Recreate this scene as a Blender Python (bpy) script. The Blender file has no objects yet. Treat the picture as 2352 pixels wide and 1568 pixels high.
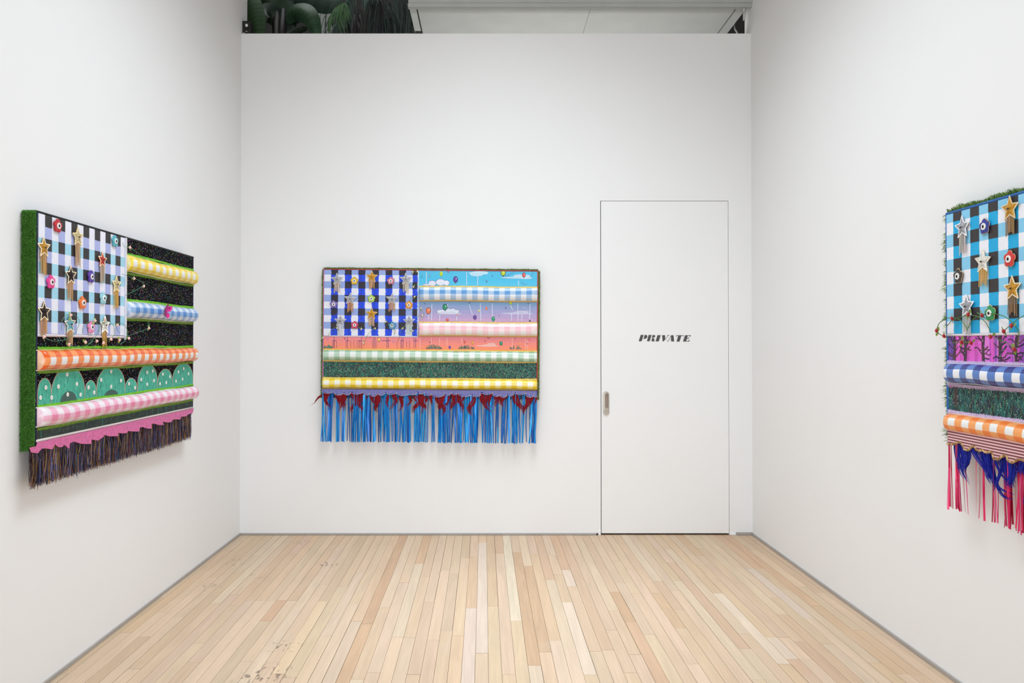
import bpy, bmesh, math, random
from mathutils import Vector, Matrix
from mathutils.geometry import tessellate_polygon

# ------------------------------------------------------------------ camera, light, exposure
S = bpy.context.scene
COL = S.collection
FPX, PPX, PPY, TILT = 1736.0, 1122.0, 771.5, 0.0106     # focal length and principal point in pixels of the 2352x1568 frame
EYE = Vector((0, 0, 1.366))
cd = bpy.data.cameras.new('camera')
cam = bpy.data.objects.new('camera', cd); COL.objects.link(cam)
cam.location = EYE; cam.rotation_euler = (math.pi/2 + TILT, 0, 0)
cd.sensor_width = 36.0; cd.lens = FPX/2352*36
cd.shift_x = (1176-PPX)/2352; cd.shift_y = -(784-PPY)/2352
cd.clip_start = 0.02
S.camera = cam

wd = bpy.data.worlds.new('world'); S.world = wd; wd.use_nodes = True
wd.node_tree.nodes['Background'].inputs[0].default_value = (1, 1, 1, 1)
wd.node_tree.nodes['Background'].inputs[1].default_value = 0.0

def area_lamp(name, x, y, z, sx, sy, power, colour=(1, 0.97, 0.93), rot=(0, 0, 0)):
    l = bpy.data.lights.new(name, 'AREA'); l.shape = 'RECTANGLE'; l.size = sx; l.size_y = sy
    l.energy = power; l.color = colour
    o = bpy.data.objects.new(name, l); COL.objects.link(o)
    o.location = (x, y, z); o.rotation_euler = rot
    return o
area_lamp('ceiling_lamp', 0.05, 3.0, 4.45, 0.9, 2.6, 60, (0.85, 0.928, 1.0)).data.spread = math.radians(128)   # louvred
area_lamp('floor_fill', 0.05, 3.9, 4.45, 2.4, 1.8, 20, (0.80, 0.90, 1.0)).data.spread = math.radians(62)  # unseen narrow beam added to brighten the floor and lower walls
area_lamp('rear_fill', 0.05, -3.1, 1.1, 3.2, 2.0, 112, (0.81, 0.905, 1.0), (math.pi/2, 0, 0))  # fill added behind the viewer to even out the walls; no window there
area_lamp('loft_fill', -1.9, 6.6, 5.95, 1.6, 1.2, 16, (0.93, 1.0, 0.97))  # unseen light added to brighten the plants and loft walls
area_lamp('duct_fill', 0.6, 6.5, 1.9, 1.8, 1.0, 30, (1.0, 0.99, 0.96), (math.pi, 0, 0))  # unseen upward light added to brighten the duct underside

S.view_settings.view_transform = 'Standard'
S.view_settings.look = 'None'
S.view_settings.gamma = 1.0
S.view_settings.use_curve_mapping = False
S.view_settings.exposure = 0.06

# ------------------------------------------------------------------ pixel -> place
def ray(px, py):
    a, b = (px-PPX)/FPX, -(py-PPY)/FPX
    return Vector((a, math.cos(TILT)-b*math.sin(TILT), math.sin(TILT)+b*math.cos(TILT)))
def at(px, py, Y):
    d = ray(px, py); return EYE + d*(Y/d.y)
def on_floor(px, py):
    d = ray(px, py); return EYE + d*(-EYE.z/d.z)

# ------------------------------------------------------------------ helpers
def lin(c):
    return tuple((x/255/12.92 if x/255 <= 0.04045 else ((x/255+0.055)/1.055)**2.4) for x in c[:3])
def mixc(a, b, k): return tuple(x+(y-x)*k for x, y in zip(a, b))
def jit(c, r, rng): 
    d = rng.uniform(-r, r); return tuple(max(0, min(255, x+d+rng.uniform(-r, r)*0.35)) for x in c)

class MB:
    def __init__(s): s.v = []; s.f = []; s.c = []
    def add(s, vs, fs, col):
        n = len(s.v); s.v += [tuple(p) for p in vs]
        for i, f in enumerate(fs):
            s.f.append(tuple(n+k for k in f))
            s.c.append(col[i] if isinstance(col, list) else col)
    def box(s, lo, hi, col=(255, 255, 255)):
        (a, b, c), (d, e, f) = lo, hi
        s.add([(a,b,c),(d,b,c),(d,e,c),(a,e,c),(a,b,f),(d,b,f),(d,e,f),(a,e,f)],
              [(0,3,2,1),(4,5,6,7),(0,1,5,4),(1,2,6,5),(2,3,7,6),(3,0,4,7)], col)
    def tube(s, path, r, col, n=6, cap=True):
        P = [Vector(p) for p in path]; m = len(P)
        R = r if isinstance(r, (list, tuple)) else [r]*m
        base = len(s.v); up = Vector((0.13, 0.21, 0.97)); rings = []
        for i in range(m):
            t = (P[min(i+1, m-1)]-P[max(i-1, 0)])
            t = t.normalized() if t.length > 1e-9 else Vector((0, 0, 1))
            a = t.cross(up)
            if a.length < 1e-3: a = t.cross(Vector((1, 0, 0)))
            a.normalize(); b = t.cross(a)
            rings.append([P[i]+(a*math.cos(2*math.pi*k/n)+b*math.sin(2*math.pi*k/n))*R[i] for k in range(n)])
        vs = [p for r_ in rings for p in r_]; fs = []
        for i in range(m-1):
            for k in range(n):
                fs.append((i*n+k, i*n+(k+1) % n, (i+1)*n+(k+1) % n, (i+1)*n+k))
        if cap:
            fs.append(tuple(range(n))[::-1]); fs.append(tuple((m-1)*n+k for k in range(n)))
        s.add(vs, fs, col)
    def ball(s, c, r, col, squash=(1, 1, 1), seg=6, rings=4):
        c = Vector(c); vs = [c+Vector((0, 0, r*squash[2]))]; fs = []
        for i in range(1, rings):
            th = math.pi*i/rings
            for k in range(seg):
                ph = 2*math.pi*k/seg
                vs.append(c+Vector((r*squash[0]*math.sin(th)*math.cos(ph), r*squash[1]*math.sin(th)*math.sin(ph), r*squash[2]*math.cos(th))))
        vs.append(c-Vector((0, 0, r*squash[2])))
        for k in range(seg): fs.append((0, 1+k, 1+(k+1) % seg))
        for i in range(rings-2):
            for k in range(seg):
                a = 1+i*seg+k; b = 1+i*seg+(k+1) % seg
                fs.append((a, a+seg, b+seg, b))
        L = len(vs)-1
        for k in range(seg): fs.append((L, 1+(rings-2)*seg+(k+1) % seg, 1+(rings-2)*seg+k))
        s.add(vs, fs, col)
    def octa(s, c, r, col):
        x, y, z = c
        s.add([(x+r,y,z),(x-r,y,z),(x,y+r,z),(x,y-r,z),(x,y,z+r),(x,y,z-r)],
              [(0,2,4),(2,1,4),(1,3,4),(3,0,4),(2,0,5),(1,2,5),(3,1,5),(0,3,5)], col)
    def prism(s, pts, front, back, col, side=None):
        """polygon pts (2D) pushed from front(p) to back(p), each a function 2D -> 3D"""
        n = len(pts); tri = tessellate_polygon([[Vector((p[0], p[1], 0)) for p in pts]])
        vs = [front(p) for p in pts]+[back(p) for p in pts]
        ar = 0.0
        for i in range(n): ar += pts[i][0]*pts[(i+1) % n][1]-pts[(i+1) % n][0]*pts[i][1]
        fs = []; cs = []
        for t in tri:
            a, b, c = (vs[k] for k in t)
            fs.append(tuple(t)); cs.append(col)
            fs.append(tuple(n+k for k in t[::-1])); cs.append(col)
        for i in range(n):
            j = (i+1) % n; fs.append((i, j, n+j, n+i)); cs.append(side or col)
        s.add(vs, fs, cs)
    def build(s, name, mat, parent=None, smooth=False, loc=None, recalc=False):
        me = bpy.data.meshes.new(name); me.from_pydata(s.v, [], s.f)
        ca = me.color_attributes.new('Col', 'FLOAT_COLOR', 'CORNER')
        buf = []
        cache = {}
        for p, c in zip(me.polygons, s.c):
            if c not in cache: cache[c] = lin(c)+(1.0,)
            buf += cache[c]*p.loop_total
        ca.data.foreach_set('color', buf)
        if smooth: me.polygons.foreach_set('use_smooth', [True]*len(me.polygons))
        me.materials.append(mat)
        if recalc:
            bm = bmesh.new(); bm.from_mesh(me); bmesh.ops.recalc_face_normals(bm, faces=bm.faces); bm.to_mesh(me); bm.free()
        me.update()
        return put(name, me, parent, loc)
def put(name, me, parent=None, loc=None):
    o = bpy.data.objects.new(name, me); COL.objects.link(o); o.parent = parent
    if loc is not None: o.location = loc
    return o
def empty(name, loc=(0, 0, 0), rot=(0, 0, 0)):
    o = bpy.data.objects.new(name, None); COL.objects.link(o); o.location = loc; o.rotation_euler = rot
    o.empty_display_size = 0.1
    return o
def tag(o, label, cat, group=None, kind=None):
    o['label'] = label; o['category'] = cat
    if group: o['group'] = group
    if kind: o['kind'] = kind
    return o
def spline(pts, k=6):
    P = [Vector(p) for p in pts]; out = []
    for i in range(len(P)-1):
        a, b, c, d = P[max(i-1, 0)], P[i], P[i+1], P[min(i+2, len(P)-1)]
        for j in range(k):
            t = j/k
            out.append(0.5*((2*b)+(c-a)*t+(2*a-5*b+4*c-d)*t*t+(3*b-a-3*c+d)*t**3))
    out.append(P[-1]); return out

# ------------------------------------------------------------------ materials
def nodes(name):
    m = bpy.data.materials.new(name); m.use_nodes = True
    nt = m.node_tree; return m, nt, nt.nodes['Principled BSDF']
def N(nt, t, **kw):
    n = nt.nodes.new(t)
    for k, v in kw.items(): setattr(n, k, v)
    return n
def plain(name, c, rough=0.5, metal=0.0, noise=0.0, nscale=8.0, bump=0.0, bscale=60.0, coat=0.0):
    m, nt, b = nodes(name); L = nt.links
    b.inputs['Roughness'].default_value = rough; b.inputs['Metallic'].default_value = metal
    if coat: b.inputs['Coat Weight'].default_value = coat; b.inputs['Coat Roughness'].default_value = 0.15
    co = N(nt, 'ShaderNodeTexCoord')
    nz = N(nt, 'ShaderNodeTexNoise'); nz.inputs['Scale'].default_value = nscale; nz.inputs['Detail'].default_value = 4
    L.new(co.outputs['Object'], nz.inputs['Vector'])
    mx = N(nt, 'ShaderNodeMix', data_type='RGBA')
    c = lin(c)
    mx.inputs[6].default_value = tuple(max(0, x*(1-noise)) for x in c)+(1,)
    mx.inputs[7].default_value = tuple(min(1, x*(1+noise)) for x in c)+(1,)
    L.new(nz.outputs['Fac'], mx.inputs[0]); L.new(mx.outputs[2], b.inputs['Base Color'])
    if bump:
        n2 = N(nt, 'ShaderNodeTexNoise'); n2.inputs['Scale'].default_value = bscale; n2.inputs['Detail'].default_value = 5
        L.new(co.outputs['Object'], n2.inputs['Vector'])
        bp = N(nt, 'ShaderNodeBump'); bp.inputs['Strength'].default_value = bump; bp.inputs['Distance'].default_value = 0.002
        L.new(n2.outputs['Fac'], bp.inputs['Height']); L.new(bp.outputs['Normal'], b.inputs['Normal'])
    return m
def coloured(name, rough=0.6, metal=0.0, coat=0.0, noise=0.06, nscale=90.0, bump=0.0, bscale=400.0, sheen=0.0, trans=0.0, emit=0):
    """surface whose colour is the piece's own dye (mesh colour attribute) with a little mottling"""
    m, nt, b = nodes(name); L = nt.links
    at_ = N(nt, 'ShaderNodeAttribute', attribute_name='Col')
    co = N(nt, 'ShaderNodeTexCoord')
    nz = N(nt, 'ShaderNodeTexNoise'); nz.inputs['Scale'].default_value = nscale; nz.inputs['Detail'].default_value = 3
    L.new(co.outputs['Object'], nz.inputs['Vector'])
    mr = N(nt, 'ShaderNodeMapRange'); mr.inputs['To Min'].default_value = 1-noise; mr.inputs['To Max'].default_value = 1+noise
    L.new(nz.outputs['Fac'], mr.inputs['Value'])
    mx = N(nt, 'ShaderNodeVectorMath', operation='SCALE')
    L.new(at_.outputs['Color'], mx.inputs[0]); L.new(mr.outputs[0], mx.inputs['Scale'])
    L.new(mx.outputs['Vector'], b.inputs['Base Color'])
    b.inputs['Roughness'].default_value = rough; b.inputs['Metallic'].default_value = metal
    if coat: b.inputs['Coat Weight'].default_value = coat; b.inputs['Coat Roughness'].default_value = 0.12
    if sheen: b.inputs['Sheen Weight'].default_value = sheen
    if bump:
        n2 = N(nt, 'ShaderNodeTexNoise'); n2.inputs['Scale'].default_value = bscale
        L.new(co.outputs['Object'], n2.inputs['Vector'])
        bp = N(nt, 'ShaderNodeBump'); bp.inputs['Strength'].default_value = bump; bp.inputs['Distance'].default_value = 0.001
        L.new(n2.outputs['Fac'], bp.inputs['Height']); L.new(bp.outputs['Normal'], b.inputs['Normal'])
    return m
def glitter(name, scale=700.0, spread=0.5, metal=0.55, rough=0.35):
    m, nt, b = nodes(name); L = nt.links
    at_ = N(nt, 'ShaderNodeAttribute', attribute_name='Col'); co = N(nt, 'ShaderNodeTexCoord')
    vo = N(nt, 'ShaderNodeTexVoronoi'); vo.inputs['Scale'].default_value = scale
    L.new(co.outputs['Object'], vo.inputs['Vector'])
    sp = N(nt, 'ShaderNodeSeparateColor'); L.new(vo.outputs['Color'], sp.inputs[0])
    mr = N(nt, 'ShaderNodeMapRange'); mr.inputs['To Min'].default_value = 1-spread; mr.inputs['To Max'].default_value = 1+spread*1.2
    L.new(sp.outputs[0], mr.inputs['Value'])
    mx = N(nt, 'ShaderNodeVectorMath', operation='SCALE'); L.new(at_.outputs['Color'], mx.inputs[0]); L.new(mr.outputs[0], mx.inputs['Scale'])
    L.new(mx.outputs['Vector'], b.inputs['Base Color'])
    nm = N(nt, 'ShaderNodeVectorMath', operation='SUBTRACT'); L.new(vo.outputs['Color'], nm.inputs[0]); nm.inputs[1].default_value = (0.5, 0.5, 0.5)
    sc = N(nt, 'ShaderNodeVectorMath', operation='SCALE'); sc.inputs['Scale'].default_value = 0.9; L.new(nm.outputs['Vector'], sc.inputs[0])
    ge = N(nt, 'ShaderNodeNewGeometry'); ad = N(nt, 'ShaderNodeVectorMath', operation='ADD')
    L.new(ge.outputs['Normal'], ad.inputs[0]); L.new(sc.outputs['Vector'], ad.inputs[1])
    no = N(nt, 'ShaderNodeVectorMath', operation='NORMALIZE'); L.new(ad.outputs['Vector'], no.inputs[0]); L.new(no.outputs['Vector'], b.inputs['Normal'])
    b.inputs['Metallic'].default_value = metal; b.inputs['Roughness'].default_value = rough
    return m
def starry(name):
    """black cloth printed with small many-coloured glitter dots"""
    m, nt, b = nodes(name); L = nt.links
    co = N(nt, 'ShaderNodeTexCoord')
    mp = N(nt, 'ShaderNodeMapping'); mp.inputs['Scale'].default_value = (1, 0.001, 1); L.new(co.outputs['Object'], mp.inputs['Vector'])
    last = None
    for sc, thr in ((120.0, 0.215), (185.0, 0.13)):
        vo = N(nt, 'ShaderNodeTexVoronoi'); vo.inputs['Scale'].default_value = sc; L.new(mp.outputs[0], vo.inputs['Vector'])
        lt = N(nt, 'ShaderNodeMath', operation='LESS_THAN'); lt.inputs[1].default_value = thr; L.new(vo.outputs['Distance'], lt.inputs[0])
        wn = N(nt, 'ShaderNodeTexWhiteNoise', noise_dimensions='3D'); L.new(vo.outputs['Color'], wn.inputs['Vector'])
        hs = N(nt, 'ShaderNodeHueSaturation'); hs.inputs['Saturation'].default_value = 1.15; hs.inputs['Value'].default_value = 0.8
        L.new(wn.outputs['Color'], hs.inputs['Color'])
        mx = N(nt, 'ShaderNodeMix', data_type='RGBA'); L.new(lt.outputs[0], mx.inputs[0])
        if last is None: mx.inputs[6].default_value = (0.003, 0.003, 0.005, 1)
        else: L.new(last.outputs[2], mx.inputs[6])
        L.new(hs.outputs['Color'], mx.inputs[7]); last = mx
    L.new(last.outputs[2], b.inputs['Base Color'])
    b.inputs['Roughness'].default_value = 0.8; b.inputs['Specular IOR Level'].default_value = 0.08
    return m
def wood(name, island=False):
    m, nt, b = nodes(name); L = nt.links
    ge = N(nt, 'ShaderNodeNewGeometry'); oi = N(nt, 'ShaderNodeObjectInfo')
    rnd = ge.outputs['Random Per Island'] if island else oi.outputs['Random']
    if island:
        rp = N(nt, 'ShaderNodeValToRGB'); e = rp.color_ramp.elements
        e[0].color = lin((205, 176, 144))+(1,); e[1].color = lin((224, 204, 178))+(1,); L.new(rnd, rp.inputs[0]); base = rp.outputs[0]
    else: base = oi.outputs['Color']
    of = N(nt, 'ShaderNodeMath', operation='MULTIPLY'); of.inputs[1].default_value = 37.0; L.new(rnd, of.inputs[0])
    cx = N(nt, 'ShaderNodeCombineXYZ'); L.new(of.outputs[0], cx.inputs[0]); L.new(of.outputs[0], cx.inputs[1])
    ad = N(nt, 'ShaderNodeVectorMath', operation='ADD'); L.new(ge.outputs['Position'], ad.inputs[0]); L.new(cx.outputs[0], ad.inputs[1])
    def noise(scale3, sc, det, dist=0.0):
        mp = N(nt, 'ShaderNodeMapping'); mp.inputs['Scale'].default_value = scale3; L.new(ad.outputs[0], mp.inputs['Vector'])
        nz = N(nt, 'ShaderNodeTexNoise'); nz.inputs['Scale'].default_value = sc; nz.inputs['Detail'].default_value = det; nz.inputs['Distortion'].default_value = dist
        L.new(mp.outputs[0], nz.inputs['Vector']); return nz.outputs['Fac']
    def scale(colsock, fac, lo, hi):
        mr = N(nt, 'ShaderNodeMapRange'); mr.inputs['From Min'].default_value = 0.3; mr.inputs['From Max'].default_value = 0.7
        mr.inputs['To Min'].default_value = lo; mr.inputs['To Max'].default_value = hi; L.new(fac, mr.inputs['Value'])
        v = N(nt, 'ShaderNodeVectorMath', operation='SCALE'); L.new(colsock, v.inputs[0]); L.new(mr.outputs[0], v.inputs['Scale']); return v.outputs[0]
    c = scale(base, noise((60, 2.2, 1), 1.6, 5, 0.6), 0.93, 1.05)       # fine grain
    c = scale(c, noise((9, 1.0, 1), 1.4, 3, 1.2), 0.94, 1.05)           # broad figure
    # grey scuffs and worn dark flecks
    def mask(fac, lo, hi):
        mr = N(nt, 'ShaderNodeMapRange'); mr.inputs['From Min'].default_value = lo; mr.inputs['From Max'].default_value = hi; L.new(fac, mr.inputs['Value']); return mr.outputs[0]
    def over(c, fac, colr):
        mx = N(nt, 'ShaderNodeMix', data_type='RGBA'); L.new(fac, mx.inputs[0]); L.new(c, mx.inputs[6]); mx.inputs[7].default_value = lin(colr)+(1,); return mx.outputs[2]
    def mul(a, k):
        n = N(nt, 'ShaderNodeMath', operation='MULTIPLY'); L.new(a, n.inputs[0])
        if isinstance(k, float): n.inputs[1].default_value = k
        else: L.new(k, n.inputs[1])
        return n.outputs[0]
    c = over(c, mul(mask(noise((5, 2.5, 1), 1.0, 4), 0.62, 0.80), 0.45), (196, 178, 158))
    if not island:
        spots = [((1330, 340), 0.09, 0.9), ((1040, 890), 0.10, 1.0), ((930, 1080), 0.12, 1.0), ((850, 420), 0.07, 0.6), ((700, 330), 0.10, 0.6), ((540, 490), 0.09, 0.5), ((780, 1100), 0.08, 0.8), ((1140, 190), 0.09, 0.4)]
        fl = mask(noise((42, 20, 1), 1.0, 2), 0.57, 0.63)
        for (q, r, k) in spots:
            p = on_floor(300+q[0]/2.94, 1180+q[1]/2.94)
            vs = N(nt, 'ShaderNodeVectorMath', operation='DISTANCE'); L.new(ge.outputs['Position'], vs.inputs[0]); vs.inputs[1].default_value = (p.x, p.y, 0)
            mr = N(nt, 'ShaderNodeMapRange'); mr.inputs['From Min'].default_value = r; mr.inputs['From Max'].default_value = r*0.4; L.new(vs.outputs['Value'], mr.inputs['Value'])
            c = over(c, mul(mul(mr.outputs[0], fl), 0.72*k), (104, 88, 76))
    L.new(c, b.inputs['Base Color'])
    b.inputs['Roughness'].default_value = 0.55
    b.inputs['Specular IOR Level'].default_value = 0.3
    return m

M = {}
M['wall'] = plain('white_wall_paint', (240, 239, 238), 0.75, noise=0.012, nscale=3, bump=0.05, bscale=180)
M['door'] = plain('white_door_paint', (240, 239, 238), 0.6, noise=0.01, nscale=3)
M['ceiling'] = plain('ceiling_paint', (196, 196, 194), 0.8, noise=0.05)
M['loft'] = plain('loft_grey_paint', (122, 120, 116), 0.8, noise=0.08, nscale=2)
M['loftpale'] = plain('loft_pale_paint', (205, 206, 200), 0.7, noise=0.05)
M['dark'] = plain('dark_void', (40, 38, 36), 0.8)
M['base'] = plain('baseboard_metal', (168, 162, 156), 0.5, noise=0.12, nscale=6)
M['wood'] = wood('maple_strip')
M['woodfar'] = wood('maple_strip_rest', True)
M['under'] = plain('subfloor_dark', (92, 66, 46), 0.9)
M['nickel'] = plain('brushed_nickel', (178, 168, 156), 0.38, metal=0.55, noise=0.05, nscale=40)
M['recess'] = plain('pull_recess_shaded', (150, 134, 120), 0.5, metal=0.3)  # pinkish brown metal, darkened to put the recess shading into its colour
M['ink'] = plain('black_vinyl_letters', (74, 73, 73), 0.6)
M['galv'] = plain('galvanised_sheet', (186, 188, 185), 0.5, metal=0.15, noise=0.09, nscale=5, bump=0.05, bscale=20)
M['black'] = plain('black_plastic', (30, 29, 28), 0.45)
M['lens'] = plain('white_lens', (245, 245, 240), 0.3)
M['leaf'] = coloured('banana_leaf', 0.5, noise=0.15, nscale=9)
M['paint'] = coloured('canvas_paint', 0.55, noise=0.05, nscale=60)
M['vinyl'] = coloured('vinyl_gingham', 0.34, coat=0.3, noise=0.03, nscale=500)
M['cord'] = coloured('braid_trim', 0.7, noise=0.12, nscale=300)
M['felt'] = coloured('felt', 0.8, noise=0.08, nscale=300, sheen=0.2)
M['bead'] = coloured('bead', 0.25, metal=0.2, noise=0.05)
M['gold'] = coloured('chain', 0.35, metal=0.6, noise=0.1, nscale=200)
M['glit'] = glitter('glitter')
M['glitpink'] = glitter('pink_glitter', 520, 0.38, 0.2, 0.45)
M['turf'] = coloured('artificial_turf', 0.6, noise=0.1, nscale=200)
M['foil'] = coloured('foil_strip', 0.3, metal=0.2, noise=0.1, nscale=30)
M['feather'] = coloured('feather', 0.6, noise=0.15, nscale=120); M['feather'].node_tree.nodes['Principled BSDF'].inputs['Specular IOR Level'].default_value = 0.15
M['stem'] = coloured('vine_wire', 0.5, noise=0.1)
M['starry'] = starry('starry_cloth')

# ------------------------------------------------------------------ the room
BY = 5.425                     # back wall plane
LX, RX = -1.781, 1.891         # side wall planes
TOPZ = at(1130, 77, BY).z      # top of the back wall
CZ = 4.55
def struct(name, mb, mat, label, cat):
    o = mb.build(name, mat); tag(o, label, cat, kind='structure'); return o

DX0, DX1 = at(1379.3, 800, BY).x, at(1674, 800, BY).x
DZ1 = at(1500, 461, BY).z
mb = MB()
mb.box((LX-0.02, BY, 0), (DX0, BY+0.13, TOPZ)); mb.box((DX0, BY, DZ1), (DX1, BY+0.13, TOPZ)); mb.box((DX1, BY, 0), (RX+0.02, BY+0.13, TOPZ))
struct('wall_back', mb, M['wall'], 'white back wall with flush door, open above its top edge', 'wall')
mb = MB(); mb.box((LX-0.12, -3.2, 0), (LX, BY+0.13, CZ+1.4)); struct('wall_left', mb, M['wall'], 'white wall behind the starry black hanging', 'wall')
mb = MB(); mb.box((RX, -3.2, 0), (RX+0.12, BY+0.13, CZ+1.4)); struct('wall_right', mb, M['wall'], 'white wall behind the cut-off sky blue checked hanging', 'wall')
mb = MB(); mb.box((LX-0.12, -3.32, 0), (RX+0.12, -3.2, CZ)); struct('wall_front', mb, M['wall'], 'white wall closing the room behind the viewer', 'wall')
mb = MB(); mb.box((LX, -3.2, CZ), (RX, BY+0.1, CZ+0.1)); struct('ceiling', mb, M['ceiling'], 'grey ceiling high above the room', 'ceiling')

# loft behind the wall top
mb = MB()
mb.box((-4.2, 9.0, 2.9), (4.2, 9.1, 6.2)); mb.box((-4.3, BY+0.13, 2.9), (-4.2, 9.1, 6.2)); mb.box((4.2, BY+0.13, 2.9), (4.3, 9.1, 6.2))
mb.box((-4.3, BY+0.13, 2.9), (LX-0.12, BY+0.2, 6.2)); mb.box((RX+0.12, BY+0.13, 2.9), (4.3, BY+0.2, 6.2))
struct('wall_loft', mb, M['loft'], 'dim grey wall of the loft behind the plants', 'wall')
mb = MB(); mb.box((-4.2, BY+0.13, 2.9), (-0.72, 9.0, 3.0)); struct('floor_loft', mb, M['loft'], 'loft floor under the plants', 'floor')
mb = MB(); mb.box((-0.8, BY+0.13, 0), (-0.72, 9.0, 3.3)); mb.box((RX+0.12, BY+0.13, 0), (RX+0.2, 9.0, 3.0)); mb.box((-0.8, 9.0, 0), (RX+0.2, 9.1, 3.0))  # first box: unseen partition added to keep the upward light off the plants
struct('wall_office', mb, M['wall'], 'white walls of the office behind the door, one added to block light', 'wall')
mb = MB(); mb.box((-0.8, BY+0.13, -0.05), (RX+0.2, 9.0, 0.0)); struct('floor_office', mb, M['loftpale'], 'pale floor of the office behind the door', 'floor')
mb = MB(); mb.box((-4.3, BY+0.1, 6.1), (4.3, 9.1, 6.2)); mb.box((LX, BY+0.02, CZ), (RX, BY+0.1, 6.2)); struct('ceiling_loft', mb, M['loft'], 'dim loft ceiling over the plants', 'ceiling')

# baseboards
def strip(name, lo, hi, label):
    mb = MB(); mb.box(lo, hi); return struct(name, mb, M['base'], label, 'baseboard')
bx = at(1369, 1225, BY).x; bx2 = at(1690, 1225, BY).x
mb = MB(); mb.box((LX, BY-0.009, 0.001), (bx, BY, 0.014)); mb.box((bx2, BY-0.009, 0.001), (RX, BY, 0.02))
struct('baseboard_back', mb, M['base'], 'thin grey strip along the foot of the back wall', 'baseboard')
strip('baseboard_left', (LX, -3.2, 0.001), (LX+0.009, BY, 0.016), 'thin grey strip along the foot of the wall with the starry hanging')
strip('baseboard_right', (RX-0.009, -3.2, 0.001), (RX, BY, 0.016), 'thin grey strip along the foot of the wall with the sky blue hanging')
mb = MB(); mb.box((bx, BY-0.004, 0.001), (bx+0.016, BY, 0.012)); struct('trim_1', mb, M['dark'], 'dark slot in the baseboard end beside the door', 'trim')
mb = MB(); mb.box((at(1374, 1225, BY).x, BY-0.008, 0.001), (DX0-0.001, BY, 0.03)); mb.box((DX1+0.004, BY-0.006, 0.001), (bx2, BY, 0.012))
struct('trim_2', mb, M['door'], 'short white blocks at both feet of the door opening', 'trim')

# ---- door
door = empty('door_1', ((DX0+DX1)/2, BY, 0)); tag(door, 'flush white door lettered PRIVATE in the back wall', 'door', kind='structure')
dx = (DX0+DX1)/2
GL, GR, GT = 0.0055, 0.0028, 0.0032
mb = MB(); mb.box((DX0+GL-dx, 0.001, 0.012), (DX1-GR-dx, 0.046, DZ1-GT)); mb.build('door_leaf', M['door'], door)
mb = MB(); mb.box((DX0-dx, 0.05, 0), (DX1-dx, 0.12, DZ1)); mb.build('door_dark_backing', M['dark'], door)  # dark box added behind the leaf: gaps look unlit, no light leaks
def dpt(px, py, w): 
    p = at(px, py, BY); return (p.x-dx, -w, p.z)
def stadium(cx, z0, z1, r, n=10):
    pts = []
    for k in range(n+1): a = math.pi*k/n; pts.append((cx+r*math.cos(a), z1-r+r*math.sin(a)))
    for k in range(n+1): a = math.pi+math.pi*k/n; pts.append((cx+r*math.cos(a), z0+r+r*math.sin(a)))
    return pts
a = dpt(1392.2, 953, 0); b_ = dpt(1392.2, 898.8, 0)
hx, hz0, hz1 = a[0], a[2], b_[2]
outer = stadium(hx, hz0, hz1, 0.0212); inner = stadium(hx+0.002, hz0+0.05, hz1-0.014, 0.0115)
h = empty('door_handle'); h.parent = door; h['label'] = 'recessed oval metal pull'
mb = MB(); n = len(outer)
vs = [(p[0], -0.005, p[1]) for p in outer]+[(p[0], -0.007, p[1]) for p in inner]+[(p[0], 0.0, p[1]) for p in outer]+[(p[0], 0.0002, p[1]) for p in inner]
fs = []
for i in range(n):
    j = (i+1) % n
    fs += [(i, j, n+j, n+i), (i, 2*n+i, 2*n+j, j), (n+i, n+j, 3*n+j, 3*n+i)]
mb.add(vs, fs, (255, 255, 255)); mb.build('rim', M['nickel'], h, recalc=True)
mb = MB(); mb.prism(inner, lambda p: (p[0], 0.0002, p[1]), lambda p: (p[0], 0.001, p[1]), (255, 255, 255)); mb.build('recess', M['recess'], h)
mb = MB()
for k in range(3):
    mb.box((hx-0.018, -0.0075, hz0+0.022+k*0.006), (hx+0.0, -0.0055, hz0+0.0245+k*0.006))
mb.build('latch_ribs', M['base'], h)
mb = MB(); mb.ball((hx, -0.0065, hz0+0.044), 0.003, (255, 255, 255)); mb.build('screw', M['nickel'], h)

LET = {
 'P': [[(320,275),(415,275),(350,490),(250,490)], [(455,275),(505,277),(532,296),(542,330),(528,372),(488,400),(410,413)]],
 'R': [[(585,278),(685,278),(620,490),(528,490)], [(722,278),(775,280),(806,300),(808,332),(788,356),(740,371),(696,374)], [(702,382),(742,384),(772,402),(780,432),(770,468),(780,484),(800,476),(794,492),(752,499),(706,494),(682,468),(692,424)]],
 'I': [[(885,285),(990,285),(926,495),(820,495)]],
 'V': [[(1040,288),(1140,288),(1147,425),(1092,495),(1058,492)], [(1142,432),(1240,303),(1247,306),(1148,440)], [(1205,288),(1290,288),(1252,312),(1232,306)]],
 'A': [[(1345,288),(1425,288),(1447,497),(1352,497),(1336,335),(1332,310)], [(1330,322),(1336,330),(1232,484),(1224,482)], [(1284,430),(1350,430),(1350,438),(1279,438)], [(1202,497),(1238,470),(1246,486),(1272,497)]],
 'T': [[(1592,288),(1694,288),(1630,500),(1528,500)], [(1530,288),(1590,288),(1575,303),(1540,318),(1512,340)], [(1696,288),(1768,288),(1756,338),(1738,308),(1692,300)]],
 'E': [[(1815,288),(1912,288),(1850,500),(1745,500)], [(1914,288),(2012,288),(1986,348),(1968,312),(1910,298)], [(1884,386),(1905,384),(1950,352),(1922,425),(1900,404),(1880,398)], [(1852,500),(1855,490),(1905,482),(1946,462),(1978,432),(1950,500)]],
}
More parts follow.
